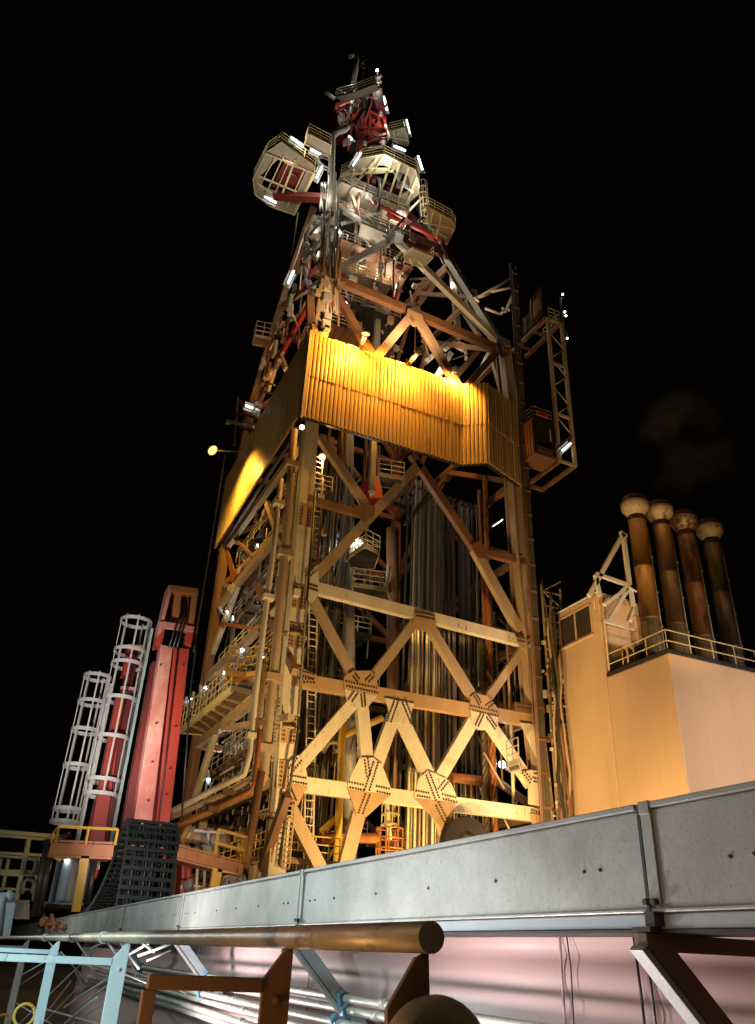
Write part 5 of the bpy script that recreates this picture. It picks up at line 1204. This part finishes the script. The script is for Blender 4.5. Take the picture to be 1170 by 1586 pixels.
m=MB();m.lathe(P(104,1332,25.8),[(.03,-.05),(.07,0),(.07,.05),(.02,.08)],10,V((0,-1,0)));m.build('lens',M['spotwhite'],root)
light('unit_lamp','POINT',P(112,1345,23.6),7,(.8,.95,1),None,.2)
root=thing('deck_railing','grey deck railing with inner loops at the far left','railing',P(40,1430,30))
m=MB()
for (x0,y0,x1,y1,r_) in((0,1288,95,1296,.07),(0,1294,95,1302,.05),(0,1321,70,1325,.05),(0,1326,62,1330,.04),(0,1349,60,1351,.06),(0,1354,58,1356,.05),(0,1376,50,1378,.04),(46,1296,22,1410,.09),(14,1330,4,1380,.06),(2,1330,-8,1380,.06),(60,1330,52,1395,.06)): m.tube([P(x0,y0,30),P(x1,y1,30)],r_,6)
m.build('rails',M['railcream'],root)
m=MB()
for (x,y,ww,hh) in((46,1332,20,22),(44,1364,18,20)):
    m.tube([P(x-ww/2,y+hh,29.8),P(x-ww/2+3,y+2,29.8),P(x-ww/2+7,y-2,29.8),P(x+ww/2-3,y-1,29.8),P(x+ww/2,y+4,29.8),P(x+ww/2-4,y+hh,29.8)],.06,6)
m.build('loops',M['grey'],root)
m=MB()
for i in range(5): y=1396+i*6;m.bar(P(8,y,29),P(46,y+1,29),.1,.1)
m.build('locker_slats',M['grey'],root)
root=thing('pale_post','pale bent tube post in front of the trunking at the left edge','post',PX(8,1455,1.9))
m=MB();m.tube([P(20,1392,24),P(12,1380,24),P(6,1384,24),P(2,1398,24),P(-4,1450,24)],.1,8);m.bar(P(15,1398,24),P(6,1452,24),.28,.12);m.build('tube_frame',M['railblue'],root)
root=thing('orange_valve','small orange valve hanging on the far trunking','valve',PX(68,1425,1.95))
m=MB()
for q in((66,1412,74,1440),(60,1434,90,1430),(80,1418,86,1440),(92,1436,100,1435)): m.tube([PX(q[0],q[1],1.94),PX(q[2],q[3],1.94)],.05,6)
m.lathe(PX(72,1428,1.9),[(.06,-.1),(.12,0),(.12,.1),(.06,.16)],10,V((-1,0,0)));m.build('body',M['orange'],root)
# ------------------------------------------------------------------ deck lamps (sodium floods near the derrick foot, white deck lights at the left), and added fill lights
SOD=(1,.64,.235)
light('sodium_flood_centre','SPOT',(17.5,31,1.2),11500,SOD,(19.5,40,11),.3,105,.7)
light('sodium_flood_left','SPOT',(12,31,2.0),1500,SOD,(14,40,10),.3,110,.7)
light('sodium_flood_right','SPOT',(25.5,32,1.5),3800,SOD,(26.5,40,8),.3,78,.8)
light('sodium_flood_house','SPOT',(22,30,2),9000,(1,.62,.26),(31,34,8),.35,120,.7)
light('warm_deck_flood','SPOT',(40,2,4),44000,(1,.76,.60),(36.5,30,8),.6,46,.9)
light('stack_flood','SPOT',(26,20,10),7000,(1,.55,.17),(34,34,22),.4,42,.9)
light('column_fill','SPOT',(44,18,12),9000,(1,.60,.26),(31.5,38,39),.4,22,.9)  # added spot with no known source, brightens the lattice column
light('warm_side_flood','SPOT',(2.5,45,8),4400,SOD,(12.5,48,14),.4,140,.7)
light('upper_bounce_fill','SPOT',(19,37.2,37.6),3600,(1,.62,.30),(18.5,44,54),.3,125,.8)  # added spot standing in for bounce off the wind wall
light('upper_bounce_fill','SPOT',(9.5,44,36.8),1500,(1,.60,.28),(13,50,50),.3,120,.8)  # added upward fill for the upper left face
light('rack_fill','SPOT',(21.5,41.8,2),2600,(1,.66,.22),(22.6,43.4,16),.2,100,.8)  # added inside the derrick to brighten the racked pipes
light('white_deck_light','POINT',(-2.6,9.5,1.3),100,(.85,.98,.97),None,.15)
light('white_deck_light','POINT',(-3.5,19,1.6),520,(.9,1,.97),None,.15)
light('pale_deck_light','POINT',(-5.0,3.5,2.2),170,(.95,1,.92),None,.25)
light('warm_deck_lamp','POINT',(-1.6,.2,1.6),42,(1,.72,.42),None,.2)
light('white_rail_light','SPOT',(-1.0,5.8,.9),320,(.68,.95,1),(.7,5.0,-.1),.1,60,.9)
light('white_rail_light','SPOT',(-.9,2.5,.25),260,(.62,.93,1),(.55,4.3,-.1),.05,38,.7)
light('white_rail_light','SPOT',(-1.2,5.2,.4),380,(.62,.93,1),(.55,7.3,-.1),.05,40,.7)
light('under_tray_light','SPOT',(1.2,4.2,-.75),165,(1,.90,.90),(2.6,3.5,-.05),.12,150,.9)
light('under_tray_light','SPOT',(1.2,8.5,-.75),300,(1,.90,.90),(2.6,8,-.1),.12,150,.9)
light('under_tray_light','SPOT',(1.6,2.9,-.9),75,(1,.90,.90),(2.6,2.9,-.05),.12,150,.9)
light('white_tower_light','SPOT',(3.6,21.0,1.2),900,(1,.86,.95),(4.6,26,3.4),.2,66,.9)
light('warm_near_light','POINT',(-.35,1.75,-.45),30,(1,.55,.20),None,.1)
light('warm_ladder_flood','SPOT',(.6,20.5,2.6),3600,(1,.92,.80),(3.0,30,8.5),.3,60,.8)
light('chain_fill','SPOT',(.2,18.5,3.2),300,(1,.97,.9),(2.8,18.3,.9),.2,70,.8)  # added to brighten the chain's back leg
light('chain_fill','SPOT',(.6,12.5,1.6),260,(.9,1,.95),(2.7,15.6,1.2),.2,50,.8)  # added to bring out the chain's near edges
light('yard_flood','SPOT',(8,18,2),1100,(1,.62,.25),(8.5,28,3),.3,110,.8)
for x,y,Y,p in((600,250,44,300),(575,235,45.5,130),(650,300,45.5,160),(462,232,44.3,280),(430,300,46.5,160),(612,185,48,200),(560,215,47.5,40),(500,300,44.5,160)): light('crown_glow','POINT',P(x,y,Y),p,(1,.95,.78),None,.3)
light('upper_bounce_fill','SPOT',(14,36.6,37.4),1500,(1,.62,.30),(12.8,40.5,43),.2,120,.8)  # added to brighten the leg brackets above the wind wall
for x,y,Y,p in((545,140,47.6,170),(596,118,48.2,130),(500,285,45.5,160),(560,300,45.5,260),(620,345,47,260),(530,370,46,260),(585,350,46.5,220),(480,390,49,160)): light('crown_glow','POINT',P(x,y,Y),p,(1,.95,.80),None,.25)  # glow points added to brighten the crown tip and upper derrick
light('warm_near_light','POINT',(.33,1.26,-.36),1.5,(1,.55,.20),None,.06)  # tiny light added for the bent pipe's orange highlight
light('inner_glow','POINT',P(555,835,46),220,(1,.9,.75),None,.3)
